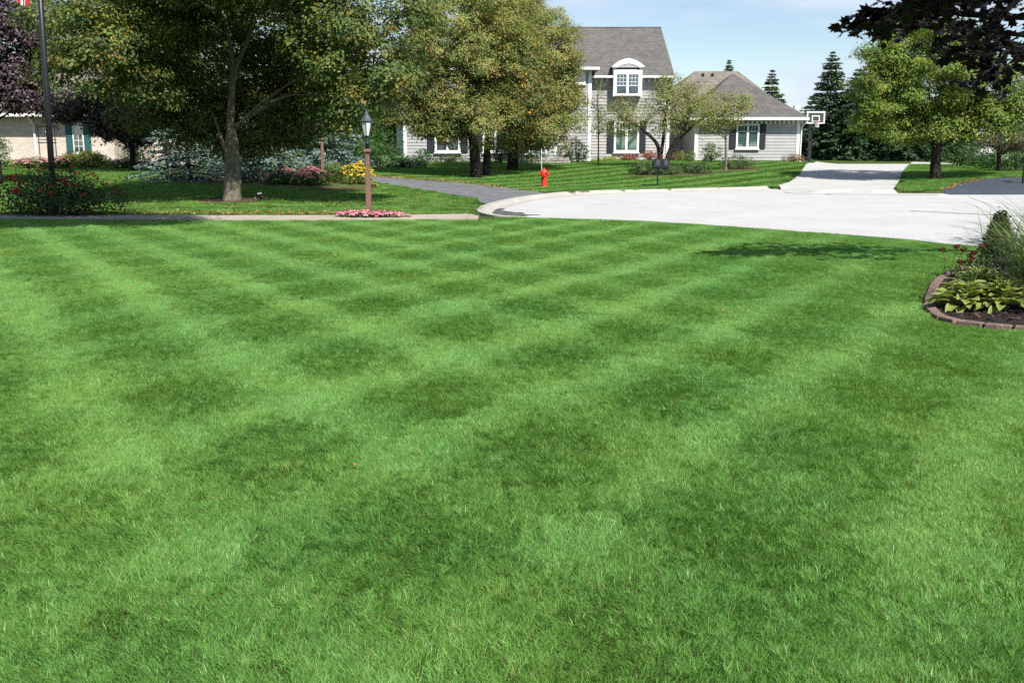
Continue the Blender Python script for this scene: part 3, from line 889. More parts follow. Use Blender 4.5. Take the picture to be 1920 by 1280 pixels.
# ------------------------------------------------------------------ house parts
def siding_wall(parent, x0, x1, Y, z0, z1, depth=0.25, pitch=0.19, name='wall'):
    """wall core with lapped boards, each board a sub-part"""
    wall = MB().box(x0, x1, Y, Y + depth, z0, z1).build(name, M['siding'], parent)
    n = int((z1 - z0) / pitch) + 1
    p = (z1 - z0) / n
    me = MB().add([(x0, -0.004, 0), (x1, -0.004, 0), (x1, -0.036, 0), (x0, -0.036, 0), (x0, -0.004, p), (x1, -0.004, p), (x1, -0.008, p), (x0, -0.008, p)],
                  [(0, 3, 2, 1), (4, 5, 6, 7), (3, 7, 6, 2), (1, 2, 6, 5), (0, 4, 7, 3), (0, 1, 5, 4)]).mesh('siding_board', M['siding'])
    for f in me.polygons: pass
    for k in range(n):
        o = link('siding_board', me, wall, (0, Y, z0 + k * p))
    return wall

def window(parent, x0, x1, z0, z1, Y, units=2, grille=None, blind=True, shutters=None, frame=0.10, sill=True, shutter_mat='shutter', mull=0.11):
    """window frame > panes, muntins, blinds; shutters beside it"""
    f = MB()
    f.box(x0, x0 + frame, Y - 0.09, Y, z0, z1).box(x1 - frame, x1, Y - 0.09, Y, z0, z1)
    f.box(x0 + frame, x1 - frame, Y - 0.087, Y, z1 - frame, z1).box(x0 + frame, x1 - frame, Y - 0.087, Y, z0, z0 + frame * 1.1)
    w = (x1 - x0 - 2 * frame - (units - 1) * mull) / units
    for k in range(1, units):
        xx = x0 + frame + k * w + (k - 1) * mull
        f.box(xx, xx + mull, Y - 0.084, Y, z0 + frame * 1.1, z1 - frame)
    win = f.build('window', M['white'], parent)
    if sill:
        MB().box(x0 - 0.05, x1 + 0.05, Y - 0.14, Y - 0.004, z0 - 0.06, z0 - 0.002).build('sill', M['white'], win)
    za, zb = z0 + frame * 1.1, z1 - frame
    for k in range(units):
        a = x0 + frame + k * (w + mull); b = a + w
        MB().box(a, b, Y - 0.052, Y - 0.048, za, zb).build('pane', M['glass'], win)
        MB().box(a, b, Y - 0.034, Y - 0.032, za, zb).build('backing', M['dark_room'], win)
        if blind:
            mb = MB(); nb = int((zb - za) / 0.085)
            for q in range(nb):
                zz = za + (q + 0.15) * (zb - za) / nb
                mb.add([(a + .01, Y - 0.046, zz), (b - .01, Y - 0.046, zz), (b - .01, Y - 0.038, zz + 0.066), (a + .01, Y - 0.038, zz + 0.066)], [(0, 1, 2, 3)])
            mb.build('blind', M['blind'], win)
        if grille:
            cols, rows, frac = grille
            zg = zb - (zb - za) * frac
            for q in range(1, cols):
                xx = a + (b - a) * q / cols
                MB().box(xx - 0.011, xx + 0.011, Y - 0.066, Y - 0.055, zg, zb).build('muntin', M['white'], win)
            for q in range(1, rows + 1):
                zz = zb - (zb - zg) * q / rows
                if zz > za + 0.02:
                    MB().box(a, b, Y - 0.069, Y - 0.054, zz - (0.011 if q < rows else 0.02), zz + (0.011 if q < rows else 0.02)).build('muntin', M['white'], win)
    if shutters:
        for xa in (x0 - shutters - 0.02, x1 + 0.02):
            xb = xa + shutters
            h = z1 - z0
            mb = MB().box(xa, xb, Y - 0.058, Y - 0.033, z0, z1)
            sh = mb.build('shutter', M[shutter_mat], parent)
            for q0, q1 in ((0.04, 0.47), (0.53, 0.96)):
                MB().box(xa + 0.05, xb - 0.05, Y - 0.074, Y - 0.060, z0 + h * q0, z0 + h * q1).build('panel', M[shutter_mat], sh)
    return win

def hip_roof(parent, x0, x1, y0, y1, ze, zr, ridge_x0, ridge_x1, ridge_y, mat, name='roof', t=0.10):
    top = [(x0, y0, ze + t), (x1, y0, ze + t), (x1, y1, ze + t), (x0, y1, ze + t)]
    if ridge_x1 - ridge_x0 < 0.05:
        mb = MB().add(top + [((ridge_x0 + ridge_x1) / 2, ridge_y, zr)], [(0, 1, 4), (1, 2, 4), (2, 3, 4), (3, 0, 4)])
    else:
        mb = MB().add(top + [(ridge_x0, ridge_y, zr), (ridge_x1, ridge_y, zr)], [(0, 1, 5, 4), (1, 2, 5), (2, 3, 4, 5), (3, 0, 4)])
    mb.add([(x0, y0, ze), (x1, y0, ze), (x1, y1, ze), (x0, y1, ze)] + top, [(0, 3, 2, 1), (0, 1, 5, 4), (1, 2, 6, 5), (2, 3, 7, 6), (3, 0, 4, 7)])
    return mb.build(name, mat, parent)

# ================================================================== grey house with arched dormer
YA = 64.0                                             # right section front wall
hb = at(1180, 300, YA)
house = empty('grey_house', (hb.x, YA, 0.55), 'two storey grey clapboard house with arched white dormer and shingle roof', 'house')
def H(o):                                             # world-built part under the house empty
    o.matrix_parent_inverse = Matrix.Translation(-house.location); return o
class Under:
    """parent stand-in that keeps world coordinates"""
def under(root):
    inv = Matrix.Translation(-root.location)
    for ch in root.children: ch.matrix_parent_inverse = inv
def X(px, Y): return at(px, 250, Y).x
def Zp(py, Y): return at(960, py, Y).z

xa0, xa1 = X(1104, YA), X(1254, YA)
z_base, z_eave = 0.50, Zp(146, YA - 0.4)
siding_wall(house, xa0, xa1, YA, z_base, z_eave + 0.1, 6.0)
MB().box(xa1 - 0.14, xa1 + 0.025, YA - 0.055, YA + 0.14, z_base, z_eave - 0.02).build('corner_board', M['white'], house)
# main gable roof, ridge along X
rx0, rx1 = X(790, 70), X(1262, YA - 0.45)
z_ridge = Zp(52, 70.0)
def slope(px0, px1, ya, za, yb, zb, t=0.12):
    return MB().add([(px0, ya, za), (px1, ya, za), (px1, yb, zb), (px0, yb, zb), (px0, ya, za - t), (px1, ya, za - t), (px1, yb, zb - t), (px0, yb, zb - t)],
                    [(0, 1, 2, 3), (7, 6, 5, 4), (0, 4, 5, 1), (1, 5, 6, 2), (2, 6, 7, 3), (3, 7, 4, 0)])
roof = slope(rx0, rx1, YA - 0.45, z_eave + 0.12, 70.0, z_ridge).build('roof', M['roof'], house)
slope(rx0, rx1, 76.4, z_eave + 0.12, 70.004, z_ridge).build('roof', M['roof'], house)
MB().add([(rx1 - 0.3, YA, z_eave - 0.1), (rx1 - 0.3, 76, z_eave - 0.1), (rx1 - 0.3, 70, z_ridge - 0.25)], [(0, 1, 2)]).build('gable_end', M['siding'], house)
MB().box(rx1 - 0.55, rx1 - 0.25, YA + 0.05, 75.9, z_base, z_eave).build('side_wall', M['siding'], house)
MB().box(rx0, rx1, 69.93, 70.07, z_ridge - 0.02, z_ridge + 0.035).build('ridge_cap', M['roof'], roof)
# gutter, soffit and frieze of the right section, broken by the wall dormer
xd0, xd1 = X(1149, YA - .1), X(1199, YA - .1)
for a, b in ((xa0 - 0.1, xd0 - 0.02), (xd1 + 0.02, rx1 + 0.02)):
    g = MB().box(a, b, YA - 0.60, YA - 0.455, z_eave - 0.02, z_eave + 0.11).build('gutter', M['white'], house, bevel=0.02)
    MB().box(a, b, YA - 0.455, YA - 0.03, z_eave - 0.055, z_eave - 0.03).build('soffit', M['soffit'], g)
    MB().box(a, b, YA - 0.075, YA - 0.032, z_eave - 0.42, z_eave - 0.06).build('frieze', M['siding'], house)
    mb = MB(); k = a + 0.1
    n = 0
    while k < b - 0.2:
        MB().box(k, k + 0.13, YA - 0.16, YA - 0.078, z_eave - 0.22, z_eave - 0.058).build('dentil', M['white'], g); k += 0.34
# arched wall dormer
zd_top = Zp(111, YA - 0.3); zd_spring = Zp(126, YA - 0.3); zd_bot = Zp(181.5, YA - 0.2)
xo0, xo1 = X(1144.5, YA - .3), X(1203.5, YA - .3)
xm = (xo0 + xo1) / 2; hw = (xo1 - xo0) / 2
dm = MB()
yd = YA - 0.66
# face: white posts and head
xi0, xi1 = X(1153, yd), X(1196.5, yd)
zw_top = Zp(138, yd)
dm.box(xo0 + 0.10, xi0, yd, YA + 2.0, zd_bot, zd_spring).box(xi1, xo1 - 0.10, yd, YA + 2.0, zd_bot, zd_spring)
dm.box(xi0, xi1, yd + 0.003, YA + 2.0, zw_top, Zp(130, yd)).box(xi0, xi1, yd + 0.003, YA + 0.1, zd_bot, zd_bot + 0.10)
dorm = dm.build('dormer', M['white'], house)
def arc(hw_, zs, ztop, n=18): return [(xm - hw_ + 2 * hw_ * k / n, zs + (ztop - zs) * math.sin(math.pi * k / n) ** 0.85) for k in range(n + 1)]
a_out, a_in = arc(hw + 0.04, zd_spring - 0.02, zd_top), arc(hw - 0.30, zd_spring - 0.06, zd_top - 0.30)
mb = MB()
n = len(a_out)
for y0, y1 in ((yd - 0.12, YA + 2.6),):
    vs = [(p[0], y0, p[1]) for p in a_out] + [(p[0], y0, p[1]) for p in a_in] + [(p[0], y1, p[1]) for p in a_out] + [(p[0], y1, p[1]) for p in a_in]
    fs = []
    for k in range(n - 1):
        fs += [(k, k + 1, n + k + 1, n + k), (2 * n + k + 1, 2 * n + k, k, k + 1)[::-1], (n + k, n + k + 1, 3 * n + k + 1, 3 * n + k)]
    fs += [(0, n, 3 * n, 2 * n), (n - 1, 2 * n + n - 1, 4 * n - 1, 2 * n - 1)]
    mb.add(vs, fs)
mb.build('arch', M['white'], dorm)
mb = MB().add([(p[0], yd - 0.09, p[1]) for p in a_in], [tuple(range(n))]); mb.build('tympanum', M['siding'], dorm)
mb = MB()
vs = [(p[0], yd - 0.05, p[1] + 0.02) for p in a_out] + [(p[0], YA + 3.2, p[1] + 0.02) for p in a_out]
mb.add(vs, [(k, k + 1, n + k + 1, n + k) for k in range(n - 1)]).build('dormer_roof', M['roof'], dorm)
window(house, xi0 + 0.01, xi1 - 0.01, zd_bot + 0.10, zw_top, yd + 0.06, 2, (3, 3, 0.58), blind=False, frame=0.05, mull=0.14)
# ground-floor window with dark shutters
window(house, X(1151, YA), X(1198, YA), Zp(286, YA), Zp(227, YA), YA - 0.035, 2, (3, 1, 0.25), True, 0.40, frame=0.13, mull=0.14)
# downspout at the dormer
MB().tube([(X(1125, YA), YA - 0.5, z_eave), (X(1125, YA), YA - 0.35, z_eave - 0.25), (X(1125, YA), YA - 0.09, z_eave - 0.5)], 0.04, 6).build('downspout', M['white'], house)
MB().tube([(xa1 - 0.3, YA - 0.08, z_eave - 0.2), (xa1 - 0.3, YA - 0.08, 0.7)], 0.045, 6).build('downspout', M['white'], house)

# left wing, nearer to the street, hipped roof
YB = 61.0
xb0, xb1 = X(757, YB), X(1107, YB)
zb_eave = Zp(130, YB - 0.4)
siding_wall(house, xb0, xb1, YB, 0.42, zb_eave, 3.4)
for a in (xb0 - 0.025, xb1 - 0.16): MB().box(a, a + 0.19, YB - 0.055, YB + 0.15, 0.42, zb_eave - 0.02).build('corner_board', M['white'], house)
hip_roof(house, xb0 - 0.45, xb1 + 0.45, YB - 0.5, YB + 9.0, zb_eave, zb_eave + 2.6, xb0 + 4.2, xb1 - 3.6, YB + 4.2, M['roof_g'])
MB().box(xb0 - 0.45, xb1 + 0.45, YB - 0.63, YB - 0.505, zb_eave - 0.04, zb_eave + 0.11).build('gutter', M['white'], house)
MB().box(xb0 - 0.40, xb1 + 0.40, YB - 0.50, YB - 0.03, zb_eave - 0.05, zb_eave - 0.006).build('soffit', M['soffit'], house)
MB().box(xb1 + 0.005, xb1 + 0.03, YB + 0.16, YA, 0.42, zb_eave - 0.06).build('side_wall', M['siding'], house)
window(house, X(815, YB), X(863, YB), Zp(286, YB), Zp(229, YB), YB - 0.035, 2, (3, 1, 0.3), False, 0.42, frame=0.12)
window(house, X(1050, YB), X(1096, YB), Zp(158, YB), Zp(133, YB), YB - 0.035, 2, None, False, None, frame=0.09)
window(house, X(905, YB), X(953, YB), Zp(286, YB), Zp(229, YB), YB - 0.035, 2, (3, 1, 0.3), False, 0.42, frame=0.12)
# chamfered corner bay on the far left
ch = MB().hexa([(xb0 - 0.03, YB + 0.16, 0.42), (xb0 - 0.05, YB + 2.4, 0.42), (X(744, YB + 1.4), YB + 1.2, 0.42)], [(xb0 - 0.03, YB + 0.16, zb_eave - .06), (xb0 - 0.05, YB + 2.4, zb_eave - .06), (X(744, YB + 1.4), YB + 1.2, zb_eave - .06)]).build('corner_bay', M['white'], house)
# porch with white posts and dark door
px0, px1 = X(962, YB - 2), X(1046, YB - 2)
MB().box(px0, px1, YB - 2.1, YB - 0.04, Zp(232, YB - 2), Zp(226, YB - 2)).build('porch_roof', M['white'], house)
for a in (px0 + 0.05, (px0 + px1) / 2 + 0.5, px1 - 0.2):
    MB().box(a, a + 0.16, YB - 2.05, YB - 1.89, 0.45, Zp(232, YB - 2) - 0.002).build('porch_post', M['white'], house)
dr = MB().box(X(985, YB), X(1007, YB), YB - 0.09, YB - 0.03, 0.5, 2.65).build('door', M['door'], house)
MB().lathe([(0.03, 0), (0.035, 0.03), (0.0, 0.06)], 8, (X(1004, YB), YB - 0.13, 1.45)).build('handle', M['black_metal'], dr)

# recessed link between the wings
YL = 66.5
siding_wall(house, xa1 - 0.2, X(1306, YL), YL, 0.5, 3.3, 1.0)
slope(xa1 - 0.12, X(1320, YL), YL - 0.5, 3.35, YL + 3.5, 5.4).build('roof', M['roof_g'], house)
# garage wing with hipped roof
YG = 62.0
xg0, xg1 = X(1303.5, YG), X(1499, YG)
zg_eave = Zp(225, YG - 0.5)
siding_wall(house, xg0, xg1, YG, 0.5, zg_eave, 6.2)
for a in (xg0 - 0.025, xg1 - 0.17): MB().box(a, a + 0.195, YG - 0.055, YG + 0.15, 0.5, zg_eave - 0.02).build('corner_board', M['white'], house)
gxm = at(1372, 138, YG + 3.6).x
hip_roof(house, xg0 - 0.45, xg1 + 0.36, YG - 0.55, YG + 7.0, zg_eave + 0.04, Zp(138, YG + 3.5), gxm, gxm + 0.02, YG + 3.5, M['roof_g'])
gt = MB().box(xg0 - 0.45, xg1 + 0.36, YG - 0.69, YG - 0.555, zg_eave - 0.02, zg_eave + 0.145).build('gutter', M['white'], house, bevel=0.02)
MB().box(xg0 - 0.42, xg1 + 0.33, YG - 0.55, YG - 0.035, zg_eave - 0.05, zg_eave + 0.035).build('soffit', M['soffit'], house)
k = xg0 - 0.2
while k < xg1 + 0.2:
    MB().box(k, k + 0.11, YG - 0.20, YG - 0.068, zg_eave - 0.20, zg_eave - 0.053).build('dentil', M['white'], gt); k += 0.27
MB().box(xg0 + 0.2, xg1 - 0.2, YG - 0.066, YG - 0.033, zg_eave - 0.42, zg_eave - 0.055).build('frieze', M['siding'], house)
window(house, X(1380, YG), X(1423, YG), Zp(279, YG), Zp(232.5, YG), YG - 0.035, 2, (3, 1, 0.28), True, 0.37, frame=0.10, mull=0.12)
MB().tube([(xg1 + 0.3, YG - 0.6, zg_eave), (xg1 + 0.12, YG - 0.2, zg_eave - 0.3), (xg1 + 0.1, YG - 0.05, zg_eave - 0.5), (xg1 + 0.1, YG - 0.05, 0.6)], 0.045, 6).build('downspout', M['white'], house)
under(house)

# ================================================================== cream brick house on the left
YC = 55.0
bh = empty('brick_house', (X(60, YC), YC, 0.45), 'cream brick house with dark green shutters behind the flagpole', 'house')
zc0, zc1 = 0.35, Zp(212, YC)
MB().box(X(-60, YC), X(212, YC), YC, YC + 6, zc0, zc1).build('wall', M['brick'], bh)
MB().box(X(212, YC) + 0.003, X(330, YC), YC + 2.2, YC + 6, zc0, zc1 - 0.01).build('wall', M['brick'], bh)
MB().add([(X(-60, YC), YC - 0.7, zc1 - 0.05), (X(222, YC), YC - 0.7, zc1 - 0.05), (X(222, YC), YC + 5, zc1 + 2.6), (X(-60, YC), YC + 5, zc1 + 2.6)], [(0, 1, 2, 3)]).build('roof', M['roof_tan'], bh)
MB().add([(X(222, YC) + .01, YC + 1.6, zc1 - 0.05), (X(345, YC), YC + 1.6, zc1 - 0.05), (X(345, YC), YC + 6, zc1 + 2.0), (X(222, YC) + .01, YC + 6, zc1 + 2.0)], [(0, 1, 2, 3)]).build('roof', M['roof_tan'], bh)
MB().box(X(-60, YC), X(222, YC), YC - 0.82, YC - 0.70, zc1 - 0.20, zc1 - 0.05).build('gutter', M['white'], bh)
MB().box(X(-60, YC), X(221, YC), YC - 0.69, YC - 0.01, zc1 - 0.21, zc1 - 0.15).build('soffit', M['white'], bh)
window(bh, X(137, YC), X(157, YC), Zp(287, YC), Zp(229, YC), YC - 0.01, 1, (2, 5, 1.0), False, 0.36, frame=0.05, shutter_mat='shutter_green')
window(bh, X(228, YC + 2.2), X(246, YC + 2.2), Zp(290, YC + 2.2), Zp(240, YC + 2.2), YC + 2.19, 1, (2, 4, 1.0), False, 0.34, frame=0.05, shutter_mat='shutter_green')
MB().tube([(X(66, YC), YC - 0.75, zc1 - 0.2), (X(66, YC), YC - 0.1, zc1 - 0.65), (X(66, YC), YC - 0.09, zc0)], 0.055, 6).build('downspout', M['white'], bh)
under(bh)
tr = empty('trellis', (X(90, YC), YC - 0.12, 0.4), 'dark wire plant trellis against the cream brick wall', 'trellis')
for py in (237, 262): MB().tube([(X(72, YC), YC - 0.12, Zp(py, YC)), (X(107, YC), YC - 0.12, Zp(py, YC))], 0.022, 5).build('rail', M['black_metal'], tr)
for px in (74, 105): MB().tube([(X(px, YC), YC - 0.15, 0.4), (X(px, YC), YC - 0.15, Zp(233, YC))], 0.02, 5).build('upright', M['black_metal'], tr)
under(tr)

# ================================================================== far houses
YN = 96.0
nh = empty('tan_roofed_house', (X(1345, YN), YN, 0.4), 'neighbouring house with pale tan hipped roof behind the garage roof', 'house')
MB().box(X(1262, YN), X(1440, YN), YN, YN + 12, 0.4, 5.4).build('wall', M['siding'], nh)
hip_roof(nh, X(1240, YN), X(1452, YN), YN - 0.6, YN + 12.6, 5.4, Zp(134, YN + 5), at(1303, 134, YN + 5).x, at(1384, 134, YN + 5).x, YN + 5, M['roof_tan'])
for px in (1318, 1336): MB().tube([at(px, 143, YN + 4), at(px, 138, YN + 4)], 0.13, 8).build('roof_vent', M['black_metal'], nh)
MB().box(X(1440, YN) + .01, X(1514, YN), YN + 1, YN + 10, 0.4, 4.3).build('wall', M['siding'], nh)
hip_roof(nh, X(1441, YN), X(1530, YN), YN + 0.5, YN + 10.5, Zp(232, YN), Zp(203, YN + 3), X(1462, YN), X(1500, YN), YN + 4, M['roof_tan'])
MB().box(X(1487, YN), X(1498, YN), YN - 0.1, YN + 0.45, Zp(204, YN), Zp(198, YN)).build('gutter', M['white'], nh)
under(nh)
YW = 92.0
wh = empty('white_house', (X(1845, YW), YW, 0.2), 'white house wall glimpsed through trees beyond the dark driveway', 'house')
MB().box(X(1812, YW), X(1895, YW), YW, YW + 8, 0.0, 3.4).build('wall', M['white'], wh)
MB().add([(X(1805, YW), YW - 0.5, 3.3), (X(1902, YW), YW - 0.5, 3.3), (X(1902, YW), YW + 4, 5.4), (X(1805, YW), YW + 4, 5.4)], [(0, 1, 2, 3)]).build('roof', M['roof_g'], wh)
gd = MB().box(X(1822, YW), X(1842, YW), YW - 0.05, YW - 0.01, 0.2, 2.4).build('garage_door', M['siding'], wh)
under(wh)

# ================================================================== street furniture
def lamp_post(base, z_cap, label):
    b = Vector(base)
    root = empty('lamp_post', b, label, 'lamp post', 'lamp posts with brown shafts')
    h = z_cap - b.z
    def sq(w, z): return [(-w, -w, z), (w, -w, z), (w, w, z), (-w, w, z)]
    MB().hexa(sq(0.066, -0.05), sq(0.046, h - 0.03)).build('shaft', M['granite'], root, bevel=0.012)
    MB().hexa(sq(0.062, h - 0.03), sq(0.085, h - 0.005)).hexa(sq(0.085, h - 0.004), sq(0.085, h + 0.035)).hexa(sq(0.085, h + 0.036), sq(0.055, h + 0.06)).build('capital', M['granite'], root, bevel=0.006)
    MB().lathe([(0.044, h + .06), (0.044, h + .16), (0.050, h + .165), (0.050, h + .20), (0.036, h + .215), (0.046, h + .25), (0.030, h + .285), (0.024, h + .31), (0.05, h + .335)], 14).build('collar', M['black_metal'], root, smooth=True)
    n = 6
    z0, z1 = h + 0.335, h + 0.66
    MB().lathe([(0.060, z0 - 0.01), (0.068, z0 + 0.02)], n, rot=R(30)).build('lantern_base', M['black_metal'], root)
    r0, r1 = 0.062, 0.128
    cg = MB(); 
    ring = lambda rr, zz: [(rr * math.cos(R(30) + 2 * math.pi * k / n), rr * math.sin(R(30) + 2 * math.pi * k / n), zz) for k in range(n)]
    a, c = ring(r0, z0 + 0.02), ring(r1, z1)
    for k in range(n):
        k2 = (k + 1) % n
        MB().add([a[k], a[k2], c[k2], c[k]], [(0, 1, 2, 3)]).build('pane', M['frost'], root)
        cg.tube([Vector(a[k]) * 1.0, Vector(c[k])], 0.008, 5)
    cg.lathe([(r1 + 0.004, z1 - 0.012), (r1 + 0.012, z1 + 0.004)], n, rot=R(30))
    cg.build('cage', M['black_metal'], root)
    MB().lathe([(0.155, z1 + 0.004), (0.158, z1 + 0.016), (0.118, z1 + 0.05), (0.075, z1 + 0.12), (0.048, z1 + 0.175), (0.046, z1 + 0.185)], n, rot=R(30)).build('lantern_roof', M['grey_metal'], root)
    MB().lathe([(0.046, z1 + .185), (0.03, z1 + .20), (0.018, z1 + .225), (0.024, z1 + .24), (0.012, z1 + .255), (0.003, z1 + .30)], 10).build('finial', M['grey_metal'], root, smooth=True)
    return root
lamp_post((LAMP1.x, LAMP1.y, tz(LAMP1.x, LAMP1.y)), at(685, 284.5, LAMP1.y).z, 'brown lamp post ringed by pink flowers at the lawn edge')
L2 = gr(606, 338); L2y = 38.0
lamp_post((at(606, 330, L2y).x, L2y, tz(at(606, 330, L2y).x, L2y)), at(603, 262, L2y).z, 'brown lamp post standing in pink sedum beside the blue spruce')

# fire hydrant with its marker rod
hp = gr(1020, 351.5)
hyd = empty('fire_hydrant', hp, 'bright red fire hydrant on the lawn by the asphalt driveway', 'fire hydrant')
MB().lathe([(0.135, -0.03), (0.135, 0.04), (0.105, 0.045), (0.105, 0.42), (0.125, 0.425), (0.125, 0.46)], 18).build('barrel', M['red'], hyd, smooth=False, bevel=0.006)
MB().lathe([(0.118, 0.46), (0.122, 0.55), (0.135, 0.56), (0.135, 0.585), (0.118, 0.60), (0.10, 0.645), (0.06, 0.68), (0.03, 0.69), (0.028, 0.735), (0.0, 0.737)], 18).build('bonnet', M['red'], hyd, smooth=True)
for ang, rr, ln in ((-90, 0.075, 0.21), (0, 0.055, 0.20), (180, 0.055, 0.20)):
    d = Vector((math.cos(R(ang - 8)), math.sin(R(ang - 8)), 0))
    p = Vector((0, 0, 0.50))
    cp = MB().tube([p + d * 0.08, p + d * (ln - .05), p + d * (ln - .048), p + d * ln, p + d * (ln + .004), p + d * (ln + .035)], [rr * .8, rr * .8, rr * 1.12, rr * 1.12, rr * .35, rr * .32], 12).build('nozzle_cap', M['red'], hyd)
rod = MB().tube([(-0.09, 0.05, 0.45), (-0.095, 0.05, 1.05), (-0.10, 0.05, 1.45)], 0.011, 5).build('marker_rod', M['white'], hyd)

# twin mailboxes
mp = gr(1232.5, 350.5)
mail = empty('mailbox', mp, 'twin black mailboxes on one dark post at the kerb', 'mailbox')
ztop = at(1232, 297.5, mp.y).z - mp.z
MB().box(-0.028, 0.028, -0.028, 0.028, -0.05, ztop - 0.33).build('post', M['black_metal'], mail)
MB().box(-0.24, 0.42, -0.02, 0.02, ztop - 0.40, ztop - 0.34).build('bracket', M['black_metal'], mail)
for a, b in ((-0.20, 0.11), (0.125, 0.41)):
    prof = [(a, ztop - .33), (b, ztop - .33), (b, ztop - .10), (b - .03, ztop - .04), (b - .09, ztop - .005), ((a + b) / 2, ztop), (a + .09, ztop - .005), (a + .03, ztop - .04), (a, ztop - .10)]
    bx = MB().hexa([(x, -0.24, z) for x, z in prof][::-1], [(x, 0.24, z) for x, z in prof][::-1]).build('box', M['black_metal'], mail)
    c = (a + b) / 2
    MB().hexa([(c + (x - c) * .96, -0.252, ztop - .165 + (z - ztop + .165) * .96) for x, z in prof][::-1], [(c + (x - c) * .96, -0.242, ztop - .165 + (z - ztop + .165) * .96) for x, z in prof][::-1]).build('door', M['black_metal'], bx)
    MB().box(c - 0.055, c + 0.075, -0.257, -0.2535, ztop - 0.25, ztop - 0.05).build('name_plate', M['grey_metal'], bx)

# basketball hoop beyond the garage
YK = 73.0
kb = at(1517, 300, YK)
hoop = empty('basketball_hoop', (kb.x, YK, tz(kb.x, YK)), 'freestanding basketball hoop with clear white-framed backboard beside garage', 'basketball hoop')
zb0 = tz(kb.x, YK)
MB().box(kb.x - 0.10, kb.x + 0.10, YK - 0.1, YK + 0.1, zb0 - 0.1, Zp(222, YK)).build('pole', M['black_metal'], hoop)
bx0, bx1 = X(1511, YK - 1.0), X(1545, YK - 1.0); bz0, bz1 = Zp(232, YK - 1), Zp(209, YK - 1); yb = YK - 1.0
MB().tube([(kb.x, YK, Zp(226, YK)), ((bx0 + bx1) / 2, yb + 0.06, (bz0 + bz1) / 2)], 0.06, 6).tube([(kb.x, YK, Zp(218, YK)), ((bx0 + bx1) / 2, yb + 0.06, bz1 - 0.15)], 0.05, 6).build('arm', M['black_metal'], hoop)
bd = MB().box(bx0 + .07, bx1 - .07, yb, yb + 0.02, bz0 + .06, bz1 - .07).build('backboard', M['acrylic'], hoop)
MB().box(bx0, bx0 + .09, yb - .02, yb + .04, bz0, bz1).box(bx1 - .09, bx1, yb - .02, yb + .04, bz0, bz1).box(bx0 + .09, bx1 - .09, yb - .018, yb + .038, bz1 - .09, bz1).box(bx0 + .09, bx1 - .09, yb - .018, yb + .038, bz0, bz0 + .07).build('frame', M['white'], bd)
xc = (bx0 + bx1) / 2; tw, tz0, tz1 = 0.27, bz0 + 0.13, bz1 - 0.28
MB().box(xc - tw, xc - tw + .06, yb - .016, yb - .004, tz0, tz1).box(xc + tw - .06, xc + tw, yb - .016, yb - .004, tz0, tz1).box(xc - tw + .06, xc + tw - .06, yb - .015, yb - .004, tz1 - .06, tz1).box(xc - tw + .06, xc + tw - .06, yb - .015, yb - .004, tz0, tz0 + .06).build('target_square', M['white'], bd)
zr_ = bz0 + 0.14
rim = MB().tube([(xc + 0.23 * math.cos(t), yb - 0.36 + 0.23 * math.sin(t), zr_) for t in np.linspace(0, 2 * math.pi, 20)], 0.022, 5).box(xc - .1, xc + .1, yb - 0.15, yb - 0.02, zr_ - 0.05, zr_ + 0.03).build('rim', M['hoop'], hoop)
nt = MB()
for k in range(12):
    t0 = 2 * math.pi * k / 12
    for sgn in (1, -1):
        nt.tube([(xc + rr * math.cos(t0 + sgn * q * 0.26), yb - 0.36 + rr * math.sin(t0 + sgn * q * 0.26), zr_ - 0.10 * q) for q, rr in enumerate((0.22, 0.18, 0.14, 0.125, 0.13))], 0.013, 4, False)
nt.build('net', M['net'], rim)
under(hoop)

# flagpole behind the roses
fp = Vector((at(98, 350, 24.2).x, 24.2, 0))
pole = empty('flagpole', (fp.x, fp.y, tz(fp.x, fp.y)), 'tall black flagpole rising from the red rose bush', 'flagpole')
px_t = at(76.5, 0, 24.2)
dx = (px_t.x - at(98.4, 336, 24.2).x) / (px_t.z - at(98.4, 336, 24.2).z)
dx = max(-0.02, min(0.02, dx))
MB().tube([(0, 0, -0.1), (dx * 3, 0, 3), (dx * 7.2, 0, 7.2)], [0.073, 0.066, 0.05], 14).build('shaft', M['black_metal'], pole, smooth=True)
MB().lathe([(0.0, 7.15), (0.07, 7.19), (0.09, 7.26), (0.07, 7.33), (0.0, 7.37)], 12, (dx * 7.2, 0, 0)).build('ball', M['grey_metal'], pole, smooth=True)
MB().lathe([(0.12, -0.02), (0.12, 0.05), (0.08, 0.09)], 14).build('base_collar', M['black_metal'], pole)
fl = empty('flag', (fp.x - 0.12, fp.y, 6.8), 'red and white striped flag hanging limp from the flagpole', 'flag')
zlow = at(60, 9, 24.2).z - 6.8
for k in range(7):
    vs = []
    nn = 12
    for q in range(nn + 1):
        f = q / nn
        for e in (0, 1):
            u = (k + e) / 7
            vs.append((-0.05 - 0.36 * u * (0.35 + 0.65 * f) + 0.03 * math.sin(9 * f + k), 0.07 * math.sin(u * 11 + 3 * f), 0.2 + (zlow - 0.2 + 0.25 * (1 - u) * 0) * f - 0.05 * math.sin(u * 6.0) * f))
    MB().add(vs, [(2 * q, 2 * q + 1, 2 * q + 3, 2 * q + 2) for q in range(nn)]).build('stripe', M['flag'] if k % 2 == 0 else M['white'], fl, smooth=True)

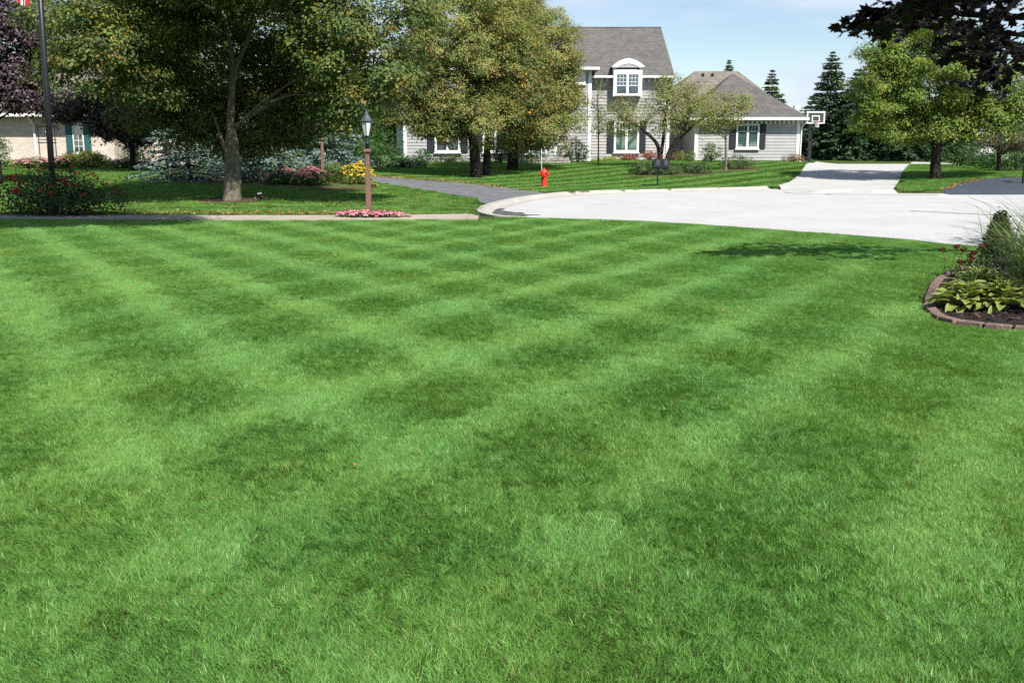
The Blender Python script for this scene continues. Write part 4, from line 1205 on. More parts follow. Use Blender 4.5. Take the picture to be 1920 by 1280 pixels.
# small landscape spotlight beside the big maple
sp_ = gr(491, 376)
spot = empty('garden_spotlight', sp_, 'small grey garden spotlight beside the mulch ring', 'spotlight')
MB().tube([(0, 0, -0.03), (0, 0, 0.09)], 0.012, 6).build('stake', M['black_metal'], spot)
MB().tube([(-0.02, 0.02, 0.06), (-0.05, -0.02, 0.20)], [0.035, 0.062], 10).build('head', M['grey_metal'], spot)
MB().tube([(-0.0505, -0.021, 0.201), (-0.054, -0.026, 0.214)], [0.056, 0.056], 10).build('lens', M['white'], spot)

# dark mailbox post at the far right edge
rp_ = gr(1919, 345)
rm = empty('mailbox', rp_, 'dark mailbox on a post at the right edge of the sealed driveway', 'mailbox')
MB().box(-0.05, 0.05, -0.05, 0.05, -0.05, 0.82).build('post', M['black_metal'], rm)
MB().hexa([(-0.1, -.22, .82), (.16, -.22, .82), (.16, -.22, 1.0), (.10, -.22, 1.06), (-.04, -.22, 1.06), (-.1, -.22, 1.0)][::-1], [(-0.1, .22, .82), (.16, .22, .82), (.16, .22, 1.0), (.10, .22, 1.06), (-.04, .22, 1.06), (-.1, .22, 1.0)][::-1]).build('box', M['black_metal'], rm)

# low stone wall before the porch
wy = 57.0
wx0, wx1 = X(972, wy), X(1060, wy)
sw_ = empty('garden_wall', ((wx0 + wx1) / 2, wy, tz((wx0 + wx1) / 2, wy)), 'low grey stone garden wall in front of the porch', 'garden wall')
r = np.random.RandomState(8)
for row in range(2):
    x = wx0 - (0.2 if row else 0)
    while x < wx1:
        w = 0.28 + 0.22 * r.rand(); d = 0.13 + 0.03 * r.rand()
        z0 = tz(x, wy) + 0.005 + row * 0.165
        cx = x + w / 2
        MB().hexa([(x + .008, wy - d, z0), (x + w - .008, wy - d, z0), (x + w - .008, wy + d, z0), (x + .008, wy + d, z0)],
                  [(x + .02, wy - d + .02, z0 + .155), (x + w - .02, wy - d + .015, z0 + .16), (x + w - .02, wy + d, z0 + .155), (x + .02, wy + d, z0 + .16)]).build('stone', M['stone'], sw_, bevel=0.015)
        x += w
under(sw_)

# ================================================================== trees
def lobe(px, py, D, rx, rz, ry=None):
    p = at(px, py, D); return (p.x, p.y, p.z, rx, ry if ry else rx, rz)
OLIVE = [(0.105, 0.112, 0.024), (0.060, 0.088, 0.022), (0.125, 0.098, 0.026), (0.036, 0.064, 0.020)]
BROWN = [(0.112, 0.112, 0.032), (0.080, 0.102, 0.028), (0.128, 0.102, 0.036), (0.052, 0.082, 0.022)]
GREEN = [(0.030, 0.070, 0.016), (0.045, 0.092, 0.020), (0.022, 0.050, 0.014)]
FALL = [(0.42, 0.26, 0.02), (0.40, 0.17, 0.02), (0.30, 0.19, 0.03)]
PURPLE = [(0.030, 0.020, 0.024), (0.040, 0.026, 0.030), (0.022, 0.015, 0.017)]

# big maple with the mulch ring
b1 = gr(435, 377); D1 = b1.y
def p1(px, py, dd=0): return at(px, py, D1 + dd)
trunk1 = [([Vector((b1.x, b1.y, b1.z - 0.1)), p1(436, 340), p1(436, 290), p1(433, 230), p1(434, 180), p1(438, 130)], [0.30, 0.235, 0.21, 0.115, 0.105, 0.095]),
          ([p1(438, 135), p1(432, 90), p1(424, 50), p1(408, -30), p1(390, -140)], [0.085, 0.07, 0.06, 0.05, 0.03]),
          ([p1(438, 135), p1(452, 105), p1(470, 55), p1(478, -10), p1(500, -120)], [0.07, 0.06, 0.055, 0.05, 0.03]),
          ([p1(436, 300), p1(421, 275, -.1), p1(412, 250, .1), p1(395, 205, .6), p1(360, 150, 1.2)], [0.10, 0.065, 0.045, 0.03, 0.012])]
lob1 = [lobe(435, -95, D1 - 2.2, 2.9, 1.5, 2.6), lobe(310, -70, D1 - 1.4, 2.0, 1.4, 2.4), lobe(570, -70, D1 - 1.4, 2.0, 1.4, 2.4), lobe(435, -60, D1 + 1.0, 3.0, 1.4, 1.6),
        lobe(215, 95, D1 - 2.0, 1.75, 1.4, 1.9), lobe(140, 60, D1 - 1.4, 0.9, 1.2, 1.3), lobe(310, 70, D1 + .6, 1.6, 1.5, 1.6),
        lobe(695, 90, D1 - 1.8, 1.35, 1.8, 1.7), lobe(730, 165, D1 - 1.8, 0.8, 0.9, 1.1), lobe(630, 60, D1 - 1.6, 1.25, 1.5, 1.6), lobe(660, 195, D1 - 1.4, 0.75, 0.55, 0.9),
        lobe(440, 110, D1 + 2.2, 3.8, 2.6, 1.3), lobe(345, 200, D1 + 1.5, 1.7, 1.2, 1.0), lobe(545, 195, D1 + 1.5, 1.9, 1.3, 1.0), lobe(450, 230, D1 + 1.3, 1.5, 0.75, 0.9), lobe(600, 150, D1 + 1.6, 1.5, 1.4, 1.2)]
tree('maple_tree', 'big shade maple with pale trunk standing in the mulch ring', 'tree', b1, trunk1, lob1, 6900, 33, 0.30, 0.094, OLIVE, [0.8, 1.4, 0.25, 1.4], 21, bough=(520, 0.72), gain=1.95, limbs=14, limb_r=0.02,
     accent=(FALL, 0.007), fill=0.22, patch=0.8)

# olive tree behind it on the left, fills the gap above the brick house
bt = at(325, 322, 46.0)
tree('maple_tree', 'olive tree with yellow flecks above the brick house', 'tree', Vector((bt.x, 46, tz(bt.x, 46))), [([(bt.x, 46, 0.2), (bt.x - .3, 45.6, 2.5), (bt.x - 1.0, 45, 6)], [0.22, 0.17, 0.1])],
     [lobe(200, 90, 44, 2.6, 2.0), lobe(140, 60, 44, 1.3, 1.6), lobe(290, 60, 45, 2.6, 2.6), lobe(250, -60, 44, 3.0, 1.8)], 1300, 22, 0.42, 0.13, OLIVE, [1.2, 1, 0.8, 0.5], 22, bough=(90, 0.85), accent=(FALL, 0.05), limbs=60)

# brownish lindens before the grey house
def straight(b, pxs, D, top, r0): return [([Vector((b.x, b.y, b.z - 0.1)), at(pxs[0], 290, D), at(pxs[1], 200, D), at(pxs[2], top, D)], [r0 * 1.35, r0, r0 * 0.8, r0 * 0.3])]
b2 = gr(893, 334); D2 = b2.y
tree('linden_tree', 'rounded brown green tree over the asphalt driveway, dense crown', 'tree', b2, straight(b2, (890, 880, 868), D2, 30, 0.22),
     [lobe(862, 105, D2, 2.75, 3.1, 2.7), lobe(845, 40, D2, 1.9, 1.75, 1.9), lobe(790, 145, D2 + .3, 1.55, 1.9), lobe(770, 210, D2, 0.9, 0.7), lobe(890, 222, D2 - .5, 2.2, 1.25, 1.7), lobe(820, 215, D2 - .2, 1.5, 1.0, 1.4), lobe(930, 60, D2 + .5, 1.7, 1.9)],
     3800, 33, 0.32, 0.086, BROWN, [1.1, 1.0, 0.9, 0.8], 23, bough=(360, 0.58), gain=2.55, patch=.8, accent=(FALL, 0.007), limbs=110, bark='bark_dark', fill=0.2)
b2c = gr(913, 330); D2c = D2 + 1.6; b2c = Vector((at(913, 330, D2c).x, D2c, tz(at(913, 330, D2c).x, D2c)))
tree('linden_tree', 'slim dark-trunked tree tucked behind the dense brown green tree', 'tree', b2c, straight(b2c, (913, 918, 930), D2c, 40, 0.16),
     [lobe(935, 80, D2c, 2.0, 2.6), lobe(960, 160, D2c, 1.9, 1.9)], 900, 24, 0.42, 0.115, BROWN, [1, 1.1, .7, 1], 24, accent=(FALL, 0.04), limbs=40, bark='bark_dark')
D2b = 51.0; xb_ = at(961, 303, D2b).x; b2b = Vector((xb_, D2b, tz(xb_, D2b)))
tree('linden_tree', 'wide brown green tree nearest the arched dormer', 'tree', b2b, straight(b2b, (962, 965, 975), D2b, 20, 0.25),
     [lobe(985, 125, D2b, 2.85, 3.25, 2.8), lobe(965, 45, D2b, 1.75, 1.9), lobe(1045, 160, D2b - .2, 1.35, 1.9, 1.6), lobe(1005, 232, D2b - .5, 1.8, 1.1), lobe(975, 262, D2b - 1.0, 1.0, 0.85), lobe(1055, 205, D2b - .3, 1.1, 1.0)],
     3900, 33, 0.34, 0.09, BROWN, [1.25, 1.0, 1.0, 0.55], 25, bough=(370, 0.62), gain=2.55, patch=.8, accent=(FALL, 0.004), limbs=110, bark='bark_dark', fill=0.2)

# yellow-green maple on the right bank
b3 = gr(1756, 336); D3 = b3.y
YG_ = [(0.110, 0.150, 0.022), (0.070, 0.115, 0.020), (0.135, 0.150, 0.028), (0.040, 0.078, 0.016)]
trunk3 = [([Vector((b3.x, b3.y, b3.z - 0.1)), at(1754, 310, D3), at(1757, 270, D3), at(1765, 215, D3), at(1770, 120, D3)], [0.30, 0.22, 0.195, 0.15, 0.06]),
          ([at(1764, 235, D3), at(1785, 210, D3 - .2), at(1810, 190, D3 - .3), at(1840, 150, D3)], [0.12, 0.10, 0.08, 0.03]), ([at(1758, 250, D3), at(1720, 200, D3 - .2), at(1680, 140, D3)], [0.12, 0.08, 0.03])]
tree('maple_tree', 'yellow green maple on the bank between the two right driveways', 'tree', b3, trunk3,
     [lobe(1760, 120, D3, 2.9, 1.9, 2.8), lobe(1665, 150, D3, 1.65, 1.7, 1.7), lobe(1685, 220, D3 - .6, 1.7, 0.95, 1.4), lobe(1760, 235, D3 - .3, 1.2, 0.75, 1.2), lobe(1880, 175, D3, 1.9, 1.6, 1.8), lobe(1850, 228, D3 - .5, 1.2, 0.8), lobe(1910, 225, D3 - .5, 1.0, 0.7), lobe(1690, 85, D3, 1.5, 1.2), lobe(1640, 200, D3, 1.0, 1.0)],
     3800, 30, 0.32, 0.095, YG_, [1.2, 1.1, 0.8, 0.8], 26, bough=(330, 0.60), gain=1.9, patch=.65, accent=([(0.20, 0.16, 0.03), (0.17, 0.11, 0.03)], 0.02), limbs=90, bark='bark_dark', fill=0.22)

# crab apple, open crown
D6 = 53.5; x6 = at(1243, 300, D6).x; b6 = Vector((x6, D6, tz(x6, D6)))
CRAB = [(0.120, 0.135, 0.040), (0.085, 0.110, 0.034), (0.145, 0.140, 0.052), (0.095, 0.080, 0.045)]
def q6(px, py, d=0): return at(px, py, D6 + d)
trunk6 = [([Vector((x6 - .1, D6, b6.z - .1)), q6(1236, 285), q6(1228, 265), q6(1200, 240), q6(1160, 215)], [0.13, 0.11, 0.09, 0.06, 0.02]),
          ([Vector((x6 + .1, D6, b6.z - .1)), q6(1258, 280), q6(1278, 255), q6(1310, 228), q6(1350, 205)], [0.14, 0.13, 0.11, 0.07, 0.02]),
          ([q6(1240, 288), q6(1245, 250), q6(1248, 210), q6(1256, 160)], [0.10, 0.08, 0.06, 0.02]), ([q6(1278, 255), q6(1290, 215), q6(1290, 170)], [0.07, 0.05, 0.02])]
tree('crab_apple_tree', 'airy open-crowned crab apple with crooked stems behind the mailboxes', 'tree', b6, trunk6,
     [lobe(1172, 218, D6, 1.5, 1.05, 1.2), lobe(1250, 205, D6, 1.4, 1.4, 1.5), lobe(1310, 195, D6, 1.35, 1.3, 1.3), lobe(1260, 165, D6, 1.1, 0.75, 1.1)],
     860, 18, 0.40, 0.085, CRAB, [1, 1, .9, .3], 27, gain=2.3, limbs=150, limb_r=0.022, bark='bark_dark', fill=0.35, flat=0.45)
D8 = 50.5; x8 = at(1361, 318, D8).x; b8 = Vector((x8, D8, tz(x8, D8)))
tree('crab_apple_tree', 'small slender tree in the juniper bed before the garage window', 'tree', b8, [([Vector((x8, D8, b8.z - .1)), at(1361, 280, D8), at(1360, 245, D8), at(1358, 190, D8)], [0.07, 0.055, 0.05, 0.015])],
     [lobe(1360, 205, D8, 1.25, 1.0, 1.2), lobe(1395, 190, D8, 0.55, 0.5), lobe(1330, 230, D8, .7, .6)], 300, 18, 0.38, 0.08, CRAB, [1, 1, .9, .3], 28, gain=2.3, limbs=80, limb_r=0.03, fill=0.35, flat=0.45)
D7 = 56.5; x7 = at(1122, 300, D7).x; b7 = Vector((x7, D7, tz(x7, D7)))
tree('young_tree', 'thin young tree with a bare stem at the house corner', 'tree', b7, [([Vector((x7, D7, b7.z - .1)), at(1122, 240, D7), at(1121, 200, D7), at(1122, 152, D7)], [0.045, 0.035, 0.03, 0.01])],
     [lobe(1122, 165, D7, 0.45, 0.5), lobe(1115, 200, D7, 0.75, 0.75), lobe(1128, 235, D7, 0.7, 0.6)], 80, 13, 0.34, 0.085, CRAB, [1, 1, .6, .8], 29, limbs=45, limb_r=0.02, bark='bark_dark', fill=0.4)

# purple maples on the left
D10 = 36.0; x10 = at(-8, 320, D10).x
tree('purple_maple', 'deep purple leaved maple at the upper left behind the flagpole', 'tree', (x10, D10, tz(x10, D10)), [([(x10, D10, 0.2), (x10, D10, 3), (x10, D10, 7)], [0.2, 0.17, 0.07])],
     [lobe(20, 110, D10, 1.55, 1.85, 1.7), lobe(45, 170, D10 - .4, 1.05, 0.75), lobe(-80, 60, D10, 2.4, 2.4), lobe(5, 30, D10, 0.9, 0.8), lobe(-120, 150, D10, 2.2, 1.6)], 1500, 24, 0.32, 0.12, PURPLE, [1, 1, .8], 31, mat='leaf_dark', bark='bark_dark', limbs=50)
D11 = 47.5; x11 = at(248, 310, D11).x
tree('purple_maple', 'low purple leaved tree shading the brick house corner', 'tree', (x11, D11, tz(x11, D11)), [([(x11, D11, 0.2), (x11 + .05, D11, 1.8), (x11 - .1, D11, 4.2)], [0.15, 0.12, 0.05])],
     [lobe(235, 215, D11, 1.8, 1.05), lobe(170, 195, D11, 1.6, 0.85), lobe(120, 205, D11 + .3, 1.1, 0.6), lobe(268, 245, D11, 1.1, 0.8), lobe(215, 240, D11 + .4, 1.2, 0.6), lobe(290, 225, D11, 1.0, 0.8)], 900, 22, 0.36, 0.14, [(0.032, 0.022, 0.020), (0.05, 0.034, 0.024), (0.022, 0.016, 0.016)], [1, 1, .8], 32, mat='leaf_dark', bark='bark_dark', limbs=40)

# backdrop trees across the left half
BK = [(0.032, 0.060, 0.018), (0.045, 0.072, 0.022), (0.024, 0.045, 0.014)]
backs = [(330, 110, 66, 4.5, 4.6, 'tall dark tree behind the blue spruces'), (480, 130, 62, 4.4, 4.4, 'tall dark tree straight behind the forked maple trunk'), (600, 150, 66, 3.6, 4.2, 'dark tree behind the farther lamp post'),
         (700, 210, 70, 2.6, 2.6, 'dark green tree left of the grey house'), (60, 90, 70, 5.5, 4.0, 'dark tree rising behind the brick house roof')]
for k, (px, py, D, rx, rz, lb) in enumerate(backs):
    c = at(px, py, D)
    tree('background_tree', lb, 'tree', (c.x, D, tz(c.x, D)), [([(c.x, D, 0.2), (c.x, D, c.z)], [0.25, 0.15])], [(c.x, D, c.z, rx, rx * .8, rz), (c.x - rx * .4, D, c.z - rz * .5, rx * .7, rx * .6, rz * .6), (c.x + rx * .4, D, c.z - rz * .5, rx * .7, rx * .6, rz * .6)],
         760, 16, 0.7, 0.24, BK, [1, 1, 1], 40 + k, limbs=15, group='trees behind the left lawn', bark='bark_dark')

# blue spruces
BLUE = [(0.090, 0.135, 0.120), (0.125, 0.172, 0.155), (0.055, 0.088, 0.074), (0.070, 0.098, 0.060)]
def sp(px, D, top_py, rad, seed, label, pal, w, **kw):
    x = at(px, 300, D).x; z = tz(x, D)
    spruce('spruce_tree', label, (x, D, z), at(px, top_py, D).z - z, rad, seed, pal, w, **kw)
sp(352, 37.0, 120, 2.0, 51, 'blue spruce left of the forked maple trunk', BLUE, [1, 1, .8, .5], needle=0.13, group='blue spruces in the shrub bed', dens=1.1)
sp(505, 38.5, 150, 1.6, 52, 'blue spruce between the maple trunk and the pink sedum', BLUE, [.8, .9, .9, .7], needle=0.13, group='blue spruces in the shrub bed', dens=1.1)
sp(610, 42.0, 130, 1.9, 53, 'blue spruce standing just behind the farther lamp post', BLUE, [1, 1.2, .7, .3], needle=0.13, group='blue spruces in the shrub bed', dens=1.1)
sp(440, 41.0, 140, 1.7, 54, 'dusky blue spruce mostly hidden by the maple trunk', BLUE, [.5, .5, 1, .8], needle=0.14, group='blue spruces in the shrub bed')

# dark conifers beyond the garage and small tops over the roofs
DG = [(0.030, 0.058, 0.028), (0.044, 0.075, 0.032), (0.020, 0.040, 0.020)]
DG2 = [(0.050, 0.065, 0.026), (0.035, 0.052, 0.022), (0.065, 0.070, 0.032)]
sp(1550, 84, 96, 2.9, 61, 'dark spruce directly behind the basketball hoop', DG, [1, 1, 1], needle=0.26, group='conifers beyond the driveway', dens=1.25)
sp(1601, 82, 128, 3.0, 62, 'dark spruce at the head of the concrete driveway', DG, [1, .8, 1], needle=0.26, group='conifers beyond the driveway', dens=1.25)
sp(1652, 88, 42, 3.6, 63, 'tall spruce whose tip shows over the yellow green maple', DG2, [1, 1, 1], needle=0.28, group='conifers beyond the driveway', dens=1.2)
sp(1700, 80, 120, 3.0, 64, 'dark spruce behind the trunk side of the yellow green maple', DG, [1, .7, 1.2], needle=0.26, group='conifers beyond the driveway', dens=1.2)
sp(1516, 92, 178, 2.0, 68, 'low dark conifer between garage corner and hoop', DG, [1, .7, 1.2], needle=0.26, group='conifers beyond the driveway', dens=1.2)
sp(1360, 104, 112, 2.2, 65, 'small spruce tip poking over the garage roof apex', DG, [1, 1, .8], needle=0.28)
sp(1441, 88, 131, 2.5, 66, 'olive spruce tip above the right garage roof slope', DG2, [1, 1, 1], needle=0.28)
sp(1770, 86, 110, 2.8, 67, 'dark conifer in deep shade far right of the driveway', DG, [1, .5, 1.3], needle=0.28, group='conifers beyond the driveway')
# grey-brown larch and dark shrubs at the right edge
DLx = 46.5; xl = at(1893, 330, DLx).x
LARCH = [(0.105, 0.095, 0.060), (0.075, 0.075, 0.045), (0.12, 0.10, 0.068)]
tree('larch_tree', 'grey brown spreading pine at the right edge beyond the dark driveway', 'tree', (xl, DLx + 1, tz(xl, DLx + 1)), [([(xl, DLx + 1, 0.2), (xl - .1, DLx + 1, 1.4), (xl, DLx + 1, 2.6)], [0.12, 0.09, 0.03])],
     [lobe(1890, 255, DLx + 1, 1.1, 0.7, 1.0), lobe(1850, 262, DLx + 1, .6, .35), lobe(1925, 250, DLx + 1, 1.2, 0.9)], 700, 22, 0.30, 0.09, LARCH, [1, 1, .8], 33, bark='bark_dark', limbs=60, aspect=0.25)
for k, (px, D, w, h, lb) in enumerate([(1905, 50, 3.2, 1.5, 'dark evergreen shrub under the grey brown pine'), (1845, 54, 2.6, 1.5, 'dark shrub at the crest left of the grey brown pine'), (1795, 58, 2.2, 2.6, 'leafy green bush behind the maple bank in shade')]):
    x = at(px, 320, D).x
    shrub('shrub', lb, 'shrub', (x, D, tz(x, D)), w, h, 70 + k, GREEN, [1, .6, 1.2], 1700, 0.12)

# foreground purple maple: low bough reaching in from the right
rF = np.random.RandomState(91)
tF = Vector((11.2, 12.3, tz(11.2, 12.3)))
mapleF = empty('purple_maple', tF, 'near dark purple maple bough hanging into the upper right corner', 'tree')
mbF = MB()
mbF.tube([(0, 0, -0.1), (0.0, 0.05, 1.2), (-0.1, 0, 2.6), (0.1, 0.1, 5.0), (0.2, 0, 7.5)], [0.26, 0.2, 0.18, 0.12, 0.04], 12)
boughs = []
def bough(pts, r0):
    P = smooth_path([Vector(p) - tF for p in pts], 6)
    mbF.tube(P, list(np.linspace(r0, 0.006, len(P))), 6, False); boughs.append([p + tF for p in P])
bough([tF + Vector((-.1, 0, 2.6)), (9.0, 13.0, 3.1), at(1850, 30, 13.4), at(1720, 10, 13.2), at(1660, 22, 13.1), at(1606, 36, 13.0)], 0.06)
bough([tF + Vector((-.1, 0, 3.1)), (9.2, 12.8, 3.6), at(1860, -40, 13.0), at(1760, -30, 12.8), at(1690, 20, 12.7)], 0.05)
bough([tF + Vector((-.1, 0, 2.2)), (9.0, 13.2, 2.6), at(1880, 62, 13.6), at(1820, 88, 13.6), at(1755, 84, 13.5)], 0.05)
bough([tF + Vector((-.1, 0, 2.0)), (9.1, 13.5, 2.3), at(1915, 95, 14.0), at(1870, 128, 14.0), at(1815, 138, 13.9)], 0.045)
mbF.build('trunk', M['bark_dark'], mapleF, smooth=True)
def maple_leaf_mesh(k):
    rr = np.random.RandomState(400 + k)
    ang = [-90, -62, -48, -30, -8, 8, 26, 44, 60, 74, 90]
    rad = [0.10, 0.34, 0.24, 0.36, 0.50, 0.34, 0.40, 0.58, 0.36, 0.44, 0.62]
    rt = [(a, q) for a, q in zip(ang, rad)]
    full = rt + [(180 - a, q) for a, q in rt[::-1][1:-1]]
    droop = 0.35 + 0.3 * rr.rand()
    vs = [(0, 0, 0)]
    for a, q in full:
        q2 = q * (0.92 + 0.16 * rr.rand())
        x, y = q2 * math.cos(R(a)), q2 * math.sin(R(a)) + 0.12
        vs.append((x, y, -droop * (x * x + 0.6 * y * y) + 0.05 * abs(x)))
    n = len(full)
    mb = MB().add(vs, [(0, 1 + j, 1 + (j + 1) % n) for j in range(n)])
    mb.tube([(0, 0.02, 0), (0, -0.25, 0.05), (0, -0.48, 0.16)], [0.012, 0.01, 0.008], 3, False)
    me = mb.mesh('leaf', M['leaf_dark'])
    ca = me.color_attributes.new('Col', 'FLOAT_COLOR', 'POINT')
    base = [(0.0085, 0.0058, 0.007), (0.0065, 0.0050, 0.006), (0.011, 0.007, 0.0075), (0.035, 0.018, 0.014)][k]
    ca.data.foreach_set('color', np.tile(np.array([*base, 1], np.float32), len(me.vertices)))
    return me
LM = [maple_leaf_mesh(k) for k in range(4)]
spots = []
for bi, P in enumerate(boughs):
    n = len(P)
    cnt = [280, 220, 90, 90][bi]
    for _ in range(cnt):
        f = rF.uniform(0.30, 1.0) ** 0.9
        k = min(n - 1, int(f * (n - 1)))
        c = P[k]
        w = 0.50 * (1.12 - f) + 0.08
        spots.append(Vector((c.x + rF.normal(0, 0.14), c.y + rF.normal(0, w * 0.8), c.z + rF.normal(0, w * 0.42) - 0.10)))
# mass filling the corner
for _ in range(560):
    px, py = rF.uniform(1690, 1990), rF.uniform(-60, 190)
    lim = 205 - 0.0 * px
    edge = np.interp(px, [1690, 1760, 1800, 1860, 1990], [35, 60, 90, 128, 150])
    if py > edge: continue
    if 1560 < px < 1800 and py > 95 and rF.rand() < 0.6: continue
    if 1880 < px < 1925 and 18 < py < 75 and rF.rand() < 0.88: continue
    spots.append(at(px, py, rF.uniform(12.4, 14.2)))
rF.shuffle(spots)
spots.sort(key=lambda p: 0 if (abs(p.x / p.y * 1900) < 960 and p.z < 4.1) else 1)
rest_v, rest_f = [], []
stuff = MB()
for k, p in enumerate(spots):
    s_ = 0.17 * (0.7 + 0.6 * rF.rand())
    # leaves hang: tip outward and down, upper face to the sky and away from the street
    e = Matrix.Rotation(rF.uniform(0, 6.28), 4, 'Z') @ Matrix.Rotation(rF.normal(0.35, 0.45), 4, 'X') @ Matrix.Rotation(rF.normal(0, 0.35), 4, 'Y')
    tilt = Matrix.Rotation(-R(22), 4, 'X')
    mtx = Matrix.Translation(p - tF) @ tilt @ e @ Matrix.Scale(s_ * 1.0, 4)
    me = LM[rF.choice(4, p=[.36, .36, .22, .06])]
    if k < 300:
        o = bpy.data.objects.new('leaf', me); COL.objects.link(o); o.parent = mapleF; o.matrix_basis = mtx
    else:
        stuff.add([tuple(mtx @ v.co) for v in me.vertices], [tuple(q.vertices) for q in me.polygons])
if stuff.v:
    me = stuff.mesh('foliage', M['leaf_dark'])
    ca = me.color_attributes.new('Col', 'FLOAT_COLOR', 'POINT')
    ca.data.foreach_set('color', np.tile(np.array([0.008, 0.0055, 0.0065, 1], np.float32), len(me.vertices)))
    link('foliage', me, mapleF, kind='stuff')
# the same tree's upper crown, above and right of the picture
V, T, col, C = foliage(rF, [(12.6, 12.2, 5.6, 2.4, 2.6, 2.4), (13.6, 11.6, 4.2, 2.0, 2.2, 1.5)], 330, 16, 0.45, 0.16, PURPLE, [1, 1, 1])
link('crown', np_mesh('crown', V - np.array(tF), T, M['leaf_dark'], col), mapleF, kind='stuff')

# tree standing left of the picture whose shade lies over the roses
tS = Vector((-11.6, 16.4, 0))
tree('maple_tree', 'tree just outside the left edge shading the rose bush', 'tree', tS, [([(tS.x, tS.y, -0.1), (tS.x, tS.y, 3), (tS.x + .6, tS.y + .2, 6.5)], [0.25, 0.2, 0.1])],
     [(-7.7, 17.3, 6.8, 2.4, 2.4, 1.3), (-5.5, 17.1, 6.7, 1.3, 1.6, 0.95), (-10.2, 17.0, 6.7, 2.2, 2.4, 1.6), (-12.6, 16.6, 6.6, 2.4, 2.4, 2.0)], 2300, 18, 0.42, 0.15, OLIVE, [1, 1, .5, 1], 34, limbs=70)

# ================================================================== shrubs, flowers and beds
PINK = [(0.58, 0.27, 0.27), (0.50, 0.22, 0.22), (0.62, 0.35, 0.33)]
DUSK = [(0.46, 0.23, 0.22), (0.38, 0.18, 0.17), (0.52, 0.30, 0.28)]
HOTPINK = [(0.72, 0.19, 0.30), (0.66, 0.26, 0.36), (0.78, 0.36, 0.42)]
LUSH = [(0.040, 0.090, 0.020), (0.060, 0.115, 0.028), (0.030, 0.066, 0.016)]
LIME = [(0.15, 0.20, 0.030), (0.11, 0.17, 0.028), (0.19, 0.21, 0.045)]
def G(px, py): return gr(px, py)

rb = G(100, 409)
shrub('rose_bush', 'wide dark rose bush with red blooms at the foot of the flagpole', 'rose bush', (rb.x - 0.15, rb.y + 0.7, 0.0), 3.0, 1.25, 101, [(0.022, 0.045, 0.014), (0.032, 0.055, 0.018), (0.05, 0.07, 0.02)], [1, 1, .4], 8000, 0.06, depth=1.3, flowers=([(0.40, 0.010, 0.02), (0.32, 0.008, 0.016)], 75, 0.07, 0.05), lob=7, stems=30)
fl_ = LAMP1
shrub('flower_bed', 'low pink impatiens ringing the nearer lamp post', 'flowers', (fl_.x + 0.06, fl_.y - 0.12, tz(fl_.x, fl_.y)), 1.75, 0.20, 102, LUSH, [1, 1, .6], 1700, 0.05, depth=0.75, flowers=(HOTPINK, 260, 0.055, 0.1), lob=7, stems=0, cl=0.10)
def pl(name, label, cat, px, py, w, h, seed, pal, wts, n, leaf, back=0.0, **kw):
    p = G(px, py); y = p.y + back
    x = p.x * y / p.y
    return shrub(name, label, cat, (x, y, tz(x, y)), w, h, seed, pal, wts, n, leaf, **kw)
pl('sedum', 'sunlit pink sedum mound at the foot of the farther lamp post', 'flowers', 584, 352, 1.30, 0.70, 103, LUSH, [1, 1.3, .5], 2600, 0.07, 0.5, flowers=(PINK, 90, 0.12, 0.25))
pl('sedum', 'shaded pink sedum mound left of the sunlit one', 'flowers', 532, 350, 1.2, 0.66, 104, LUSH, [1, .8, 1], 1800, 0.07, 0.6, flowers=(DUSK, 50, 0.10, 0.25))
pl('shrub', 'low dark shrub right of the maple trunk', 'shrub', 480, 347, 1.7, 0.7, 105, [(0.03, 0.05, 0.035), (0.04, 0.06, 0.045)], [1, 1], 1800, 0.06, 0.8)
pl('flowering_shrub', 'yellow blooming bush directly behind the nearer lamp post', 'shrub', 672, 350, 1.15, 0.85, 106, [(0.10, 0.13, 0.03), (0.20, 0.18, 0.03), (0.06, 0.09, 0.02)], [1, .8, .8], 2400, 0.06, 0.5, flowers=([(0.62, 0.46, 0.03), (0.55, 0.38, 0.03)], 110, 0.08, -0.1))
pl('grass_clump', 'tall green grassy perennial right of the pink sedum', 'plant', 632, 347, 0.95, 0.95, 107, [(0.08, 0.13, 0.03), (0.11, 0.15, 0.04)], [1, 1], 1900, 0.10, 0.7, aspect=0.14, up=0.05, lob=3)
pl('shrub', 'low lime tuft at the right foot of the yellow bush', 'shrub', 700, 354, 0.55, 0.30, 108, LIME, [.6, 1, .4], 600, 0.06, 0.25)
pl('shrub', 'rounded glossy green bush left of the nearer lantern', 'shrub', 676, 322, 2.3, 2.2, 109, [(0.035, 0.085, 0.018), (0.05, 0.11, 0.025), (0.024, 0.06, 0.014)], [1, 1, .8], 4200, 0.09, 4.0)
pl('hosta_border', 'broad leaved green hosta border at the left corner of the grey house', 'plant', 745, 318, 3.2, 0.75, 110, [(0.065, 0.12, 0.05), (0.09, 0.15, 0.07), (0.045, 0.09, 0.035)], [1, 1, .7], 2300, 0.16, 2.0, depth=1.2, lob=7, stems=0)
pl('hedge', 'tall dark hedge between the blue spruce and the grey house', 'hedge', 712, 316, 3.0, 2.4, 111, GREEN, [1, .5, 1], 3200, 0.11, 8.0)
